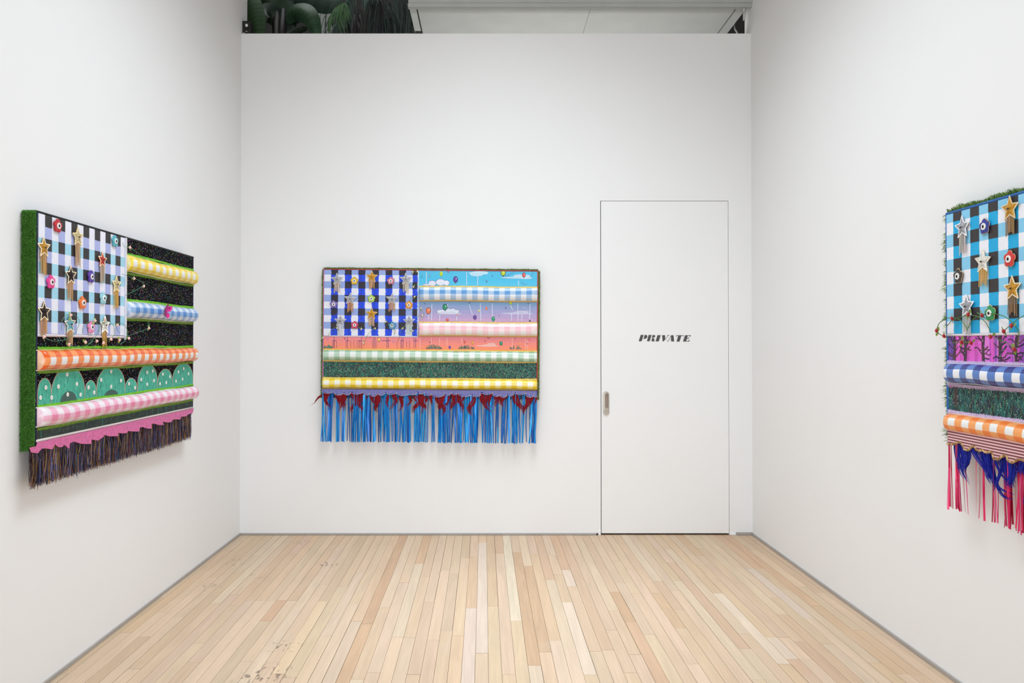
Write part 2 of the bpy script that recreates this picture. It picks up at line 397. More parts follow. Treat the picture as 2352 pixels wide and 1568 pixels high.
for ch, polys in LET.items():
    mb = MB()
    for P in polys:
        q = [dpt(1450+x/14.7, 750+y/14.7, 0) for x, y in P]
        mb.prism([(p[0], p[2]) for p in q], lambda p: (p[0], -0.0006, p[1]), lambda p: (p[0], 0.0008, p[1]), (60, 60, 60))
    mb.build('letter', M['ink'], door, recalc=True)

# ---- floor: strips laid towards the back wall
SK, PW, R0 = -0.0060, 0.0562, on_floor(1118, 1231).x - 0.0060*(BY-5.3)
floor = MB(); floor.box((LX-0.1, -3.2, -0.05), (RX+0.1, BY+0.12, -0.0045))
floor = floor.build('floor', M['under']); tag(floor, 'pale maple strip floor with worn scuffed boards', 'floor', kind='structure')
def row_of(x, y): return math.floor((x - R0 - SK*(y-BY))/PW)
J6 = [(685,245),(875,280),(530,373),(1112,270),(1437,218),(1765,220),(770,383),(1440,490),(1955,335),(1855,463),(590,602),(720,615),(825,583),(895,583),(960,583),(1035,583),(1100,583),(1310,590),(1520,606),(920,722),(1535,724),(1720,632),(1330,826),(1885,834),(2050,850),(110,830),(40,1046),(970,1000),(2025,595),(2190,406),(2260,298),(2305,635),(2320,283),(340,695),(240,665),(2340,938)]
J7 = [(305,322),(140,463),(285,725),(500,303),(365,222),(625,822),(360,1072),(450,710),(765,1168),(850,1065),(570,1238),(1035,1037),(1060,560),(1000,430),(1075,402),(945,468),(900,317),(635,297),(1100,300),(1130,218),(1375,748),(1350,895),(1325,1048),(1380,600),(1425,532),(1505,428),(1400,362),(1550,612),(1650,930),(1535,1083),(1880,737),(1885,880),(1980,1157),(1710,612),(1725,518),(1870,515),(1850,592),(1830,373),(1815,275),(2080,268),(2025,322),(2110,375),(2185,610)]
J8 = [(435,260),(475,390),(785,523),(915,563),(880,660),(575,600),(625,720),(545,886),(630,886),(745,913),(340,965),(440,1190),(160,568),(90,350),(345,862),(690,1043),(790,1043),(870,1125),(1290,1068),(1690,1105),(600,540)]
joints = {}
for J, ox, sc in ((J6, 300, 2.94), (J7, 1000, 3.36), (J8, 1600, 3.128)):
    for x, y in J:
        p = on_floor(ox+x/sc, 1180+y/sc); joints.setdefault(row_of(p.x, p.y), []).append(p.y)
TAN, PALE = (205, 171, 138), (222, 204, 182)
T6 = [((1760,350),TAN),((1640,600),TAN),((1440,1080),TAN),((1960,280),TAN),((1380,470),(204,178,150)),((940,650),TAN),((860,770),(208,184,154)),((1250,660),(226,198,166)),((700,330),(214,188,156)),((450,420),(214,184,150))]
T7 = [((760,480),TAN),((780,900),TAN),((700,1050),TAN),((1450,700),TAN),((1640,1150),TAN),((290,600),(210,178,146)),((960,250),(206,174,142)),((1030,330),(204,174,144)),((1900,830),(212,180,146)),((1960,230),(208,174,140)),((1050,900),PALE),((620,600),(226,210,186)),((1000,480),PALE),((770,1230),PALE),((300,1000),(224,208,190)),((340,900),(222,206,188)),((180,950),(224,196,164)),((450,600),(212,182,152)),((830,430),(210,180,150)),((850,1180),(222,196,164)),((1000,1150),(218,196,170))]
T8 = [((600,430),(208,176,142)),((700,500),(212,180,146)),((400,330),(206,172,138)),((1000,780),(216,184,150)),((820,1000),(208,176,146)),((760,700),(216,196,178)),((450,300),(220,194,164)),((560,960),(221,204,181)),((640,990),(220,203,180)),((780,1090),(222,202,176)),((730,1090),(210,180,150)),((1300,950),(218,188,156))]
tints = {}
for T, ox, sc in ((T6, 300, 2.94), (T7, 1000, 3.36), (T8, 1600, 3.128)):
    for (x, y), c in T:
        p = on_floor(ox+x/sc, 1180+y/sc); tints.setdefault(row_of(p.x, p.y), []).append((p.y, c))
rng = random.Random(11)
PAL = [(217,193,163),(216,191,160),(218,195,167),(213,187,156),(215,190,163),(212,184,152),(220,199,172),(216,192,162)]
rest = MB(); count = 0
unit = MB(); unit.box((0, 0, -0.016), (1, 1, 0)); unit_me = None
k0, k1 = row_of(LX, 3.0)-1, row_of(RX, BY)+1
for k in range(k0, k1+1):
    ys = sorted(joints.get(k, []), reverse=True)
    out = []
    for y in ys:
        if not out or out[-1]-y > 0.16: out.append(y)
    cuts = [BY+0.03]
    for y in out:
        while cuts[-1]-y > 1.9:
            cuts.append(cuts[-1]-rng.uniform(0.7, 1.2))
        if cuts[-1]-y > 0.12: cuts.append(y)
    while cuts[-1] > -3.1:
        cuts.append(max(-3.2, cuts[-1]-rng.choice([rng.uniform(0.45, 0.9), rng.uniform(0.8, 1.6), rng.uniform(0.9, 1.9)])))
    for y1, y0 in zip(cuts[:-1], cuts[1:]):
        col = rng.choice(PAL)
        for ty, tc in tints.get(k, []):
            if y0 < ty < y1: col = tc
        col = mixc((199, 171, 143), (col[0]*0.93, col[1]*0.915, col[2]*0.91), 0.84)
        gap = rng.choice([0.0012, 0.0013, 0.0014, 0.0015, 0.0022]); eg = rng.choice([0.0010, 0.0013, 0.0018])
        x0 = R0+k*PW
        if y1 > 2.75 and count < 296:
            if unit_me is None:
                o = unit.build('plank', M['wood'], floor); unit_me = o.data
            else: o = put('plank', unit_me, floor)
            count += 1
            o.location = (x0+SK*(y0-BY), y0, rng.uniform(-0.0006, 0)); o.rotation_euler = (0, 0, -SK); o.scale = (PW-gap, y1-y0-eg, 1)
            o.color = lin(jit(col, 4, rng))+(1,)
        else:
            a0, a1 = x0+SK*(y0-BY), x0+SK*(y1-BY); w = PW-gap
            rest.add([(a0, y0, -0.016), (a0+w, y0, -0.016), (a1+w, y1-eg, -0.016), (a1, y1-eg, -0.016), (a0, y0, 0), (a0+w, y0, 0), (a1+w, y1-eg, 0), (a1, y1-eg, 0)],
                     [(0,3,2,1),(4,5,6,7),(0,1,5,4),(1,2,6,5),(2,3,7,6),(3,0,4,7)], col)
o = rest.build('plank_field', M['woodfar'], floor); o['kind'] = 'stuff'

# ------------------------------------------------------------------ above the wall: metal duct, gadget, loft plants
UZ = at(1330, 21, BY).z      # underside height
def ux(px, py): return at(px, py, BY).x
duct = empty('metal_duct', (0.6, BY-0.02, UZ)); tag(duct, 'long pale galvanised metal box running above the wall top', 'duct')
xl, xr = ux(941, 21), ux(1712, 21)
def D(mb, lo, hi): mb.box((lo[0]-0.6, lo[1]-BY+0.02, lo[2]-UZ), (hi[0]-0.6, hi[1]-BY+0.02, hi[2]-UZ))
xm = ux(1356, 21); xs = ux(1690, 21); xa = ux(958, 21)
mb = MB(); D(mb, (xl, BY-0.005, UZ+0.02), (xr, 7.6, UZ+0.5)); mb.build('housing', M['galv'], duct)
for (a, c) in ((xa+0.004, xm-0.0012), (xm+0.0012, xs-0.006)):
    mb = MB(); D(mb, (a, BY+0.012, UZ), (c, 7.6, UZ+0.02)); mb.build('panel', M['galv'], duct)
mb = MB(); D(mb, (xl, BY+0.012, UZ-0.004), (xa-0.006, 7.5, UZ+0.02)); mb.build('edge_rail', M['galv'], duct)
mb = MB(); D(mb, (xs+0.004, BY+0.012, UZ-0.004), (xr, 7.5, UZ+0.02)); mb.build('edge_rail', M['galv'], duct)
mb = MB(); D(mb, (xa-0.005, BY+0.02, UZ+0.012), (xa+0.003, 7.5, UZ+0.0195)); mb.build('slot', M['dark'], duct)
mb = MB(); D(mb, (xs-0.005, BY+0.02, UZ+0.012), (xs+0.003, 7.5, UZ+0.0195)); mb.build('slot', M['dark'], duct)
mb = MB(); D(mb, (xl-0.01, BY-0.03, UZ+0.004), (ux(1724, 10), BY+0.012, UZ+0.03)); mb.build('front_lip', M['galv'], duct)
mb = MB(); D(mb, (xl-0.005, BY-0.045, UZ+0.03), (ux(1726, 4), BY+0.0, UZ+0.052)); mb.build('front_ledge', M['galv'], duct)
rr = random.Random(3)
x = xl
while x < ux(1700, 4):
    mb = MB(); D(mb, (x, BY-0.047, UZ+0.056), (x+rr.uniform(0.16, 0.3), BY-0.03, UZ+0.06)); mb.build('flange_gap', M['dark'], duct); x += rr.uniform(0.3, 0.42)
p = at(1709, 22, BY-0.01)
mb = MB(); mb.tube([(p.x-0.6, 0.012, 0.01), (p.x-0.6, 0.012, -0.085)], 0.0085, (255, 255, 255), 8); mb.tube([(p.x-0.6, 0.012, 0.01), (p.x-0.6, 0.012, -0.02)], 0.0125, (255, 255, 255), 8)
mb.build('pipe_stub', M['galv'], duct, smooth=True)
mb = MB(); q = at(963, 76, BY+0.03)
mb.box((q.x-0.026-0.6, 0.02-0.006, TOPZ-UZ+0.001), (q.x+0.026-0.6, 0.02+0.05, TOPZ+0.016-UZ)); mb.build('rubber_foot', M['black'], duct)
mb = MB()
c0, c1, c2 = at(1686, 52, BY+0.35), at(1688, 66, BY+0.3), at(1694, 79, BY+0.25)
cable = MB(); base = Vector((c2.x, c2.y, c2.z)); cable.tube([Vector(p_) for p_ in spline([c0+Vector((0, 0, 0.06)), c0, c1, c2, c2-Vector((0, 0, 0.1))])], 0.006, (255, 255, 255), 6)
o = cable.build('cable', M['loftpale'], None, smooth=True); tag(o, 'thin pale cable hanging beside the metal duct end', 'cable')

# gadget on the wall top
g = at(569, 77, BY+0.05); gad = empty('wall_camera', (g.x, g.y, TOPZ)); tag(gad, 'small black camera with a white lens on the wall top corner', 'camera')
mb = MB(); prof = [(-0.036, 0.0), (0.03, 0.0), (0.035, 0.09), (0.022, 0.1), (-0.034, 0.1)]
mb.prism(prof, lambda p: (p[0], -0.03, p[1]), lambda p: (p[0], 0.03, p[1]), (255, 255, 255)); mb.build('body', M['black'], gad, recalc=True)
mb = MB(); mb.tube([(0.004, -0.03, 0.064), (0.004, -0.038, 0.064)], 0.022, (255, 255, 255), 16); mb.build('lens_ring', M['black'], gad)
mb = MB(); mb.ball((0.004, -0.039, 0.064), 0.0105, (255, 255, 255), seg=10, rings=6); mb.build('lens', M['lens'], gad, smooth=True)
mb = MB(); mb.box((-0.026, -0.033, 0.008), (-0.012, -0.03, 0.014)); mb.box((-0.004, -0.033, 0.02), (0.006, -0.03, 0.026)); mb.build('screw', M['galv'], gad)

# pale panelled pier in the loft
p = at(748, 45, 8.2)
pier = empty('loft_pier', (p.x, 8.2, 3.0)); tag(pier, 'pale ribbed pier standing behind the banana leaf', 'pier')
mb = MB(); mb.box((-0.16, 0, 0), (-0.06, 0.1, 1.98)); mb.build('panel', M['loftpale'], pier)
for x0, x1 in ((-0.05, 0.0), (0.012, 0.075)):
    mb = MB(); mb.box((x0, -0.03, 0), (x1, 0.08, 2.0)); mb.build('rib', M['loftpale'], pier)

def plant(name, px, Y, label, cat='plant', group=None):
    p = at(px, 60, Y); e = empty(name, (p.x, Y, 3.0)); tag(e, label, cat, group); return e
def blade(mb, path, widths, col, fold=0.3, side=None, rr=None, cross=7):
    """broad leaf along a midrib path, cross-veined by alternating tone strips"""
    P = [Vector(p) for p in path]; n = len(P); vs = []; fs = []; cs = []
    for i in range(n):
        t = (P[min(i+1, n-1)]-P[max(i-1, 0)]).normalized()
        s_ = side or Vector((0, -1, 0)); nrm = (s_-t*s_.dot(t)).normalized(); b = t.cross(nrm)
        for j in range(cross):
            k = (j/(cross-1)-0.5)*2
            vs.append(P[i]+b*(k*widths[i])-nrm*(abs(k)**1.5*widths[i]*fold))
    for i in range(n-1):
        for j in range(cross-1):
            fs.append((i*cross+j, i*cross+j+1, (i+1)*cross+j+1, (i+1)*cross+j))
            c = col if i % 2 else mixc(col, (20, 40, 22), 0.16)
            if j in (cross//2-1, cross//2): c = mixc(c, (120, 150, 100), 0.10)
            cs.append(tuple(c))
    mb.add(vs, fs, cs)
def leafpart(root, pts, wmax, col, Y, prof=None, side=None, fold=0.3, n=5):
    P = spline([at(px, py, Y+dy)-root.location for px, py, dy in pts], n); m = len(P)
    W = [wmax*max(0.05, math.sin(math.pi*min(1, (i/(m-1))*0.92+0.08))**0.6) for i in range(m)]
    mb = MB(); blade(mb, P, W, col, fold, side); o = mb.build('leaf', M['leaf'], root, smooth=True); return o

G1, G2, G3 = (62, 92, 66), (52, 84, 50), (44, 66, 46)
b1 = plant('banana_plant', 648, 6.5, 'banana plant with a dark stem and broad arching leaves above the wall')
mb = MB(); mb.tube([Vector((0, 0, 0)), Vector((0.01, 0, 0.5)), Vector((0.0, 0, 0.95)), Vector((0.01, 0, 1.26))], [0.05, 0.055, 0.045, 0.016], (44, 36, 40), 10); mb.build('stem', M['leaf'], b1, smooth=True)
mb = MB(); mb.tube([Vector((-0.07, 0.05, 0)), Vector((-0.06, 0.04, 1.25))], 0.035, (40, 34, 34), 8); mb.build('stem', M['leaf'], b1, smooth=True)
leafpart(b1, [(655, 48, 0), (672, 26, -0.1), (695, 24, -0.2), (716, 45, -0.25), (732, 100, -0.25)], 0.085, G1, 6.5, fold=0.5)
leafpart(b1, [(646, 60, 0.05), (628, 34, 0), (612, 26, -0.05), (600, 34, -0.1)], 0.09, (34, 50, 36), 6.5)
leafpart(b1, [(652, 66, 0.1), (668, 44, 0.1), (684, 40, 0.05), (694, 46, 0)], 0.075, (34, 52, 42), 6.5)
leafpart(b1, [(640, 40, 0.1), (628, 8, 0.1), (610, -14, 0.05), (590, -30, 0)], 0.11, (48, 70, 46), 6.5)
leafpart(b1, [(650, 30, 0.2), (668, -6, 0.2), (700, -10, 0.15), (760, 8, 0.1), (778, 30, 0.1)], 0.12, (64, 84, 72), 6.5)
leafpart(b1, [(664, 80, -0.1), (690, 68, -0.15), (706, 66, -0.2)], 0.03, (36, 48, 36), 6.5)
b2 = plant('banana_plant', 572, 6.2, 'banana plant half hidden behind the small black camera on the wall')
mb = MB(); mb.tube([Vector((-0.1, 0.1, 0)), Vector((-0.08, 0.1, 1.2))], [0.05, 0.03], (50, 44, 36), 8); mb.build('stem', M['leaf'], b2, smooth=True)
leafpart(b2, [(560, -40, 0.1), (572, -5, 0), (582, 28, -0.05), (590, 60, -0.08), (594, 96, -0.1)], 0.085, (60, 92, 54), 6.2, n=7)
leafpart(b2, [(556, 10, 0.2), (572, 40, 0.15), (584, 80, 0.1)], 0.07, (46, 72, 44), 6.2)
# palm
pl = plant('palm', 762, 6.3, 'young palm with bright drooping fronds next to the banana leaf')
mb = MB(); mb.tube([Vector((0.02, 0, 0)), Vector((0.02, 0, 0.9))], 0.02, (60, 60, 45), 6); mb.build('stem', M['leaf'], pl)
def frond(root, pts, Y, lo, L0, col, cnt=16, seed=0, droop=(0.35, -1.0), wid=0.008):
    rr = random.Random(seed); P = spline([at(px, py, Y+dy)-root.location for px, py, dy in pts], 6); m = len(P)
    mb = MB(); mb.tube(P, [0.006*(1-0.7*i/(m-1)) for i in range(m)], mixc(col, (90, 90, 50), 0.3), 5)
    for i in range(cnt):
        f = lo+(1-lo)*i/(cnt-1); p = P[min(m-1, int(f*(m-1)))]
        for s_ in (-1, 1):
            L = L0*rr.uniform(0.75, 1.1)*(0.6+0.4*math.sin(math.pi*f))
            d = Vector((droop[0]*(1 if s_ > 0 else -0.4)+rr.uniform(-.1, .1), s_*0.25+rr.uniform(-.1, .1), droop[1]+rr.uniform(-.15, .15))).normalized()
            q = p+d*L*0.55+Vector((0, 0, 0.02)); e = p+d*L+Vector((0, 0, -0.03))
            b = d.cross(Vector((0, -1, 0.2))).normalized()*wid
            c = jit(col, 10, rr)
            mb.add([p-b*.5, p+b*.5, q+b, q-b, e], [(0, 1, 2, 3), (3, 2, 4)], c)
    mb.build('frond', M['leaf'], root)
frond(pl, [(757, 60, 0), (762, 36, 0), (772, 16, -0.05), (790, 6, -0.1)], 6.3, 0.45, 0.2, (92, 128, 84), 16, 1, (0.55, -1.0), 0.007)
frond(pl, [(754, 70, 0), (754, 50, 0), (757, 38, 0), (764, 34, 0)], 6.3, 0.5, 0.14, (84, 118, 76), 8, 2, (-0.1, -1.0), 0.005)
frond(pl, [(766, 70, 0.2), (776, 40, 0.2), (792, 10, 0.2), (806, -20, 0.2)], 6.3, 0.3, 0.22, (66, 92, 80), 14, 3, (0.3, -1.0), 0.006)
# grassy clumps
def clump(name, px, Y, label, cols, n, seed, spread, hgt):
    root = plant(name, px, Y, label, group='dark arching plants in the loft'); rr = random.Random(seed)
    mb = MB()
    for i in range(n):
        a = rr.uniform(-1, 1); h = hgt*rr.uniform(0.6, 1.1); sx = a*spread; sy = rr.uniform(-0.3, 0.2)
        P = spline([(0.12*a, 0, 0.0), (sx*0.3+0.1*a, sy*0.4, h*0.75), (sx*0.7, sy*0.8, h), (sx*1.05, sy, h*0.92), (sx*1.25, sy*1.1, h*0.7)], 3)
        col = jit(rr.choice(cols), 10, rr); w = rr.uniform(0.004, 0.012)
        vs = []; fs = []
        for k, p in enumerate(P):
            ww = w*(1-0.85*(k/(len(P)-1))**2); vs += [p+Vector((-ww, 0, ww*0.4)), p+Vector((ww, 0, -ww*0.4))]
            if k: fs.append((2*k-2, 2*k-1, 2*k+1, 2*k))
        mb.add(vs, fs, col)
    o = mb.build('leaves', M['leaf'], root); o['kind'] = 'stuff'
    return root
clump('fern', 815, 7.12, 'dark purple leaved clump beside the bright palm', [(70, 62, 66), (58, 52, 54), (84, 78, 76)], 120, 5, 0.11, 1.45)
clump('fern', 838, 7.95, 'dark green arching clump midway between palm and metal duct', [(56, 66, 62), (70, 90, 84), (48, 52, 50)], 170, 6, 0.36, 1.85)
clump('fern', 880, 6.3, 'dark fern clump close to the metal duct end', [(48, 62, 58), (60, 72, 66), (52, 48, 50)], 170, 7, 0.11, 1.08)
clump('fern', 900, 8.5, 'tall feathery clump behind the others near the duct', [(74, 92, 86), (60, 74, 70), (88, 100, 96)], 150, 8, 0.34, 2.1)

# ------------------------------------------------------------------ the three hangings
W, H, WF = 1.524, 0.914, 0.055        # 5 ft x 3 ft panels, front face 55 mm off the wall
def pt(u, t, w=WF): return Vector((u-W/2, -w, H-t))      # u right, t down from the top edge, w off the wall
class Flag:
    def __init__(s, name, loc, rot, label):
        s.root = empty(name, loc, rot); tag(s.root, label, 'wall hanging')
        s.m = Matrix.Translation(Vector(loc)) @ s.rotm(rot)
        s.inv = s.m.inverted()
    def rotm(s, r):
        from mathutils import Euler
        return Euler(r, 'XYZ').to_matrix().to_4x4()
    def crop(s, ox, oy, sc): s.ox, s.oy, s.sc = ox, oy, sc; return s
    def uv(s, cx, cy, w=WF):
        """place on the hanging (u, t) seen at this spot of the study crop"""
        o = s.inv @ EYE; d = s.inv.to_3x3() @ ray(s.ox+cx/s.sc, s.oy+cy/s.sc)
        p = o + d*((-w-o.y)/d.y); return p.x+W/2, H-p.z

_lay = [0]
def layer(w):
    _lay[0] = (_lay[0]+1) % 23; return w+_lay[0]*0.000014      # each brush mark lies a hair over the last
def rect(mb, u0, t0, u1, t1, w, col):
    w = layer(w)
    mb.add([pt(u0, t0, w), pt(u0, t1, w), pt(u1, t1, w), pt(u1, t0, w)], [(0, 1, 2, 3)], col)
def disc(mb, u, t, ru, rt, w, col, n=14, a0=0):
    w = layer(w)
    P = [pt(u+ru*math.cos(a0+2*math.pi*k/n), t+rt*math.sin(a0+2*math.pi*k/n), w) for k in range(n)]
    mb.add(P, [tuple(range(n))[::-1]], col)
def line(mb, pts, wid, w, col):
    for (u0, t0), (u1, t1) in zip(pts[:-1], pts[1:]):
        w_ = w; w = layer(w_)
        d = math.hypot(u1-u0, t1-t0) or 1e-6; nx, nt_ = -(t1-t0)/d*wid/2, (u1-u0)/d*wid/2
        mb.add([pt(u0+nx, t0+nt_, w), pt(u1+nx, t1+nt_, w), pt(u1-nx, t1-nt_, w), pt(u0-nx, t0-nt_, w)], [(0, 1, 2, 3)], col); w = w_
def ragged_strip(mb, u0, u1, t0, t1, w, col, amp, rr, vertical=True):
    n = max(2, int((t1-t0)/0.006)) if vertical else max(2, int((u1-u0)/0.006))
    A = []; B = []
    for i in range(n+1):
        k = i/n
        if vertical:
            t = t0+(t1-t0)*k; A.append((u0+rr.uniform(-amp, amp), t)); B.append((u1+rr.uniform(-amp, amp), t))
        else:
            u = u0+(u1-u0)*k; A.append((u, t0)); B.append((u, t1+rr.uniform(-amp, amp)*0.8))
    vs = [pt(*a, w) for a in A]+[pt(*b, w) for b in B]
    mb.add(vs, [(i, n+1+i, n+2+i, i+1) if not vertical else (i, i+1, n+2+i, n+1+i) for i in range(n)], col)

def turf(flag, sides, length, dens, seed, cols, tuft=0.0, depth=0.05, fat=1.0):
    rr = random.Random(seed); mb = MB(); bk = MB()
    for sd in sides:
        if sd in 'LR':
            x = 0 if sd == 'L' else W; nx = -1 if sd == 'L' else 1
            bk.box((x-W/2+min(0, nx*0.003), -depth-0.003, 0), (x-W/2+max(0, nx*0.003), 0, H+0.003), cols[0])
        else:
            z = H if sd == 'T' else 0; s_ = 1 if sd == 'T' else -1
            bk.box((-W/2, -depth-0.003, z+min(0, s_*0.003)), (W/2, 0, z+max(0, s_*0.003)), cols[0])
        n = int((H if sd in 'LR' else W)*depth*dens)
        for i in range(n):
            s = rr.random(); w = rr.uniform(0.0, depth+0.003)
            if sd == 'L': p = Vector((-W/2-0.002, -w, s*H)); d = Vector((-1, 0, 0))
            elif sd == 'R': p = Vector((W/2+0.002, -w, s*H)); d = Vector((1, 0, 0))
            elif sd == 'T': p = Vector(((s-0.5)*W, -w, H+0.002)); d = Vector((0, 0, 1))
            else: p = Vector(((s-0.5)*W, -w, -0.002)); d = Vector((0, 0, -1))
            if w > depth*0.85: d = d+Vector((0, -0.35, 0))
            tf = 1.0+tuft*math.sin(s*70+seed)*math.sin(s*31)
            L = length*rr.uniform(0.55, 1.15)*tf
            d = (d+Vector((rr.gauss(0, .33), rr.gauss(0, .33), rr.gauss(0, .33)-0.12))).normalized()
            b = d.cross(Vector((rr.gauss(0, 1), rr.gauss(0, 1), rr.gauss(0, 1)))).normalized()*rr.uniform(0.0007, 0.0012)*fat
            q = p+d*L*0.6; e = p+d*L+Vector((0, 0, -L*0.18))
            mb.add([p-b, p+b, q+b*0.8, q-b*0.8, e], [(0, 1, 2, 3), (3, 2, 4)], jit(rr.choice(cols), 14, rr))
    b_ = bk.build('turf_backing', M['turf'], flag.root)
    o = mb.build('turf_edge', M['turf'], flag.root); o['kind'] = 'stuff'; o['label'] = 'bristly green artificial turf edge'

def star_pts(R, r=0.43, a0=0.0, n=5):
    return [((R if k % 2 == 0 else R*r)*math.sin(a0+math.pi*k/n), -(R if k % 2 == 0 else R*r)*math.cos(a0+math.pi*k/n)) for k in range(2*n)]
STARC = {'silver': ((164, 164, 170), (240, 240, 242)), 'gold': ((196, 142, 42), (238, 226, 200)), 'champagne': ((205, 188, 140), (222, 200, 150)),
         'red': ((196, 62, 54), (226, 190, 150)), 'black': ((40, 26, 24), (226, 204, 166)), 'teal': ((112, 178, 190), (200, 180, 150)), 'white': ((226, 222, 212), (236, 228, 210))}
def star(flag, u, t, R, kind, tas, tcol, seed, off=0.004, rim=True):
    rr = random.Random(seed); face, bead = STARC[kind]
    e = empty('star', pt(u, t, WF+off)); e.parent = flag.root; e['label'] = kind+' glitter star brooch'
    a0 = rr.uniform(-0.06, 0.06); S_ = star_pts(R, 0.46, a0); n = len(S_)
    mb = MB(); th = 0.004
    vs = [Vector((x, -th, -y)) for x, y in S_]+[Vector((x, 0, -y)) for x, y in S_]+[Vector((0, -th-0.006, 0))]
    fs = [(i, (i+1) % n, 2*n) for i in range(n)]+[(i, n+i, n+(i+1) % n, (i+1) % n) for i in range(n)]
    mb.add(vs, fs, face); mb.build('star_face', M['glit'], e, recalc=True)
    if rim:
        mb = MB()
        for i in range(n):
            x0, y0 = S_[i]; x1, y1 = S_[(i+1) % n]; L = math.hypot(x1-x0, y1-y0); m = max(2, int(L/0.0042))
            for k in range(m):
                f = k/m; mb.octa((x0+(x1-x0)*f, -th, -(y0+(y1-y0)*f)), 0.0029, jit(bead, 12, rr))
        mb.build('bead_rim', M['bead'], e)
    mb = MB(); mb.ball((0, -th-0.007, 0), 0.0035, (40, 36, 40)); mb.build('gem', M['bead'], e, smooth=True)
    if tas:
        mb = MB(); w2 = R*0.44; m = 11
        for k in range(m):
            x = -w2+2*w2*k/(m-1)+rr.uniform(-.001, .001); z0 = -R*0.42-abs(x)*0.55; L = tas*rr.uniform(0.86, 1.06)
            b = 0.0014; y = -0.002-rr.uniform(0, .003); dxx = rr.uniform(-.0025, .0025)
            c = jit(mixc(tcol, (255, 236, 205), 0.16), 18, rr)
            mb.add([(x-b, y, z0), (x+b, y, z0), (x+b+dxx, y-0.001, z0-L), (x-b+dxx, y-0.001, z0-L), (x-b, y+0.0015, z0), (x+b, y+0.0015, z0), (x+b+dxx, y, z0-L), (x-b+dxx, y, z0-L)],
                   [(3, 2, 1, 0), (4, 5, 6, 7), (0, 1, 5, 4), (2, 3, 7, 6), (1, 2, 6, 5), (3, 0, 4, 7)], c)
        mb.build('tassel', M['gold'], e)
def flower(flag, u, t, R, col, seed, rim=None, off=0.004, white=(240, 238, 232)):
    rr = random.Random(seed); e = empty('flower', pt(u, t, WF+off)); e.parent = flag.root
    a0 = rr.uniform(-0.1, 0.1); n = 40; P = []
    for k in range(n):
        a = 2*math.pi*k/n; r = R*(0.70+0.30*abs(math.cos(2.5*(a)))**0.75); P.append((r*math.sin(a+a0), r*math.cos(a+a0)))
    mb = MB(); th = 0.004
    vs = [Vector((x*0.94, -th-0.001, z*0.94)) for x, z in P]+[Vector((x, -th*0.5, z)) for x, z in P]+[Vector((x, 0, z)) for x, z in P]+[Vector((0, -th-0.003, 0))]
    fs = [(i, (i+1) % n, 3*n) for i in range(n)]+[(i, n+i, n+(i+1) % n, (i+1) % n) for i in range(n)]+[(n+i, 2*n+i, 2*n+(i+1) % n, n+(i+1) % n) for i in range(n)]
    mb.add(vs, fs, col); mb.build('petals', M['felt'], e, recalc=True)
    if rim:
        mb = MB()
        for k in range(0, n):
            x, z = P[k]; mb.octa((x, -th*0.7, z), 0.0022, jit(rim, 14, rr))
        mb.build('bead_rim', M['bead'], e)
    mb = MB(); P2 = [(R*0.42*(1+0.08*math.cos(9*a))*math.sin(a), R*0.42*(1+0.08*math.cos(9*a))*math.cos(a)) for a in [2*math.pi*k/27 for k in range(27)]]
    mb.prism(P2, lambda p: (p[0], -th-0.0045, p[1]), lambda p: (p[0], -th, p[1]), white); mb.build('eye', M['felt'], e, recalc=True)
    mb = MB(); mb.ball((0, -th-0.005, 0), R*0.17, (28, 26, 34), (1, 0.6, 1.2), 8, 6); mb.build('pupil', M['bead'], e, smooth=True)

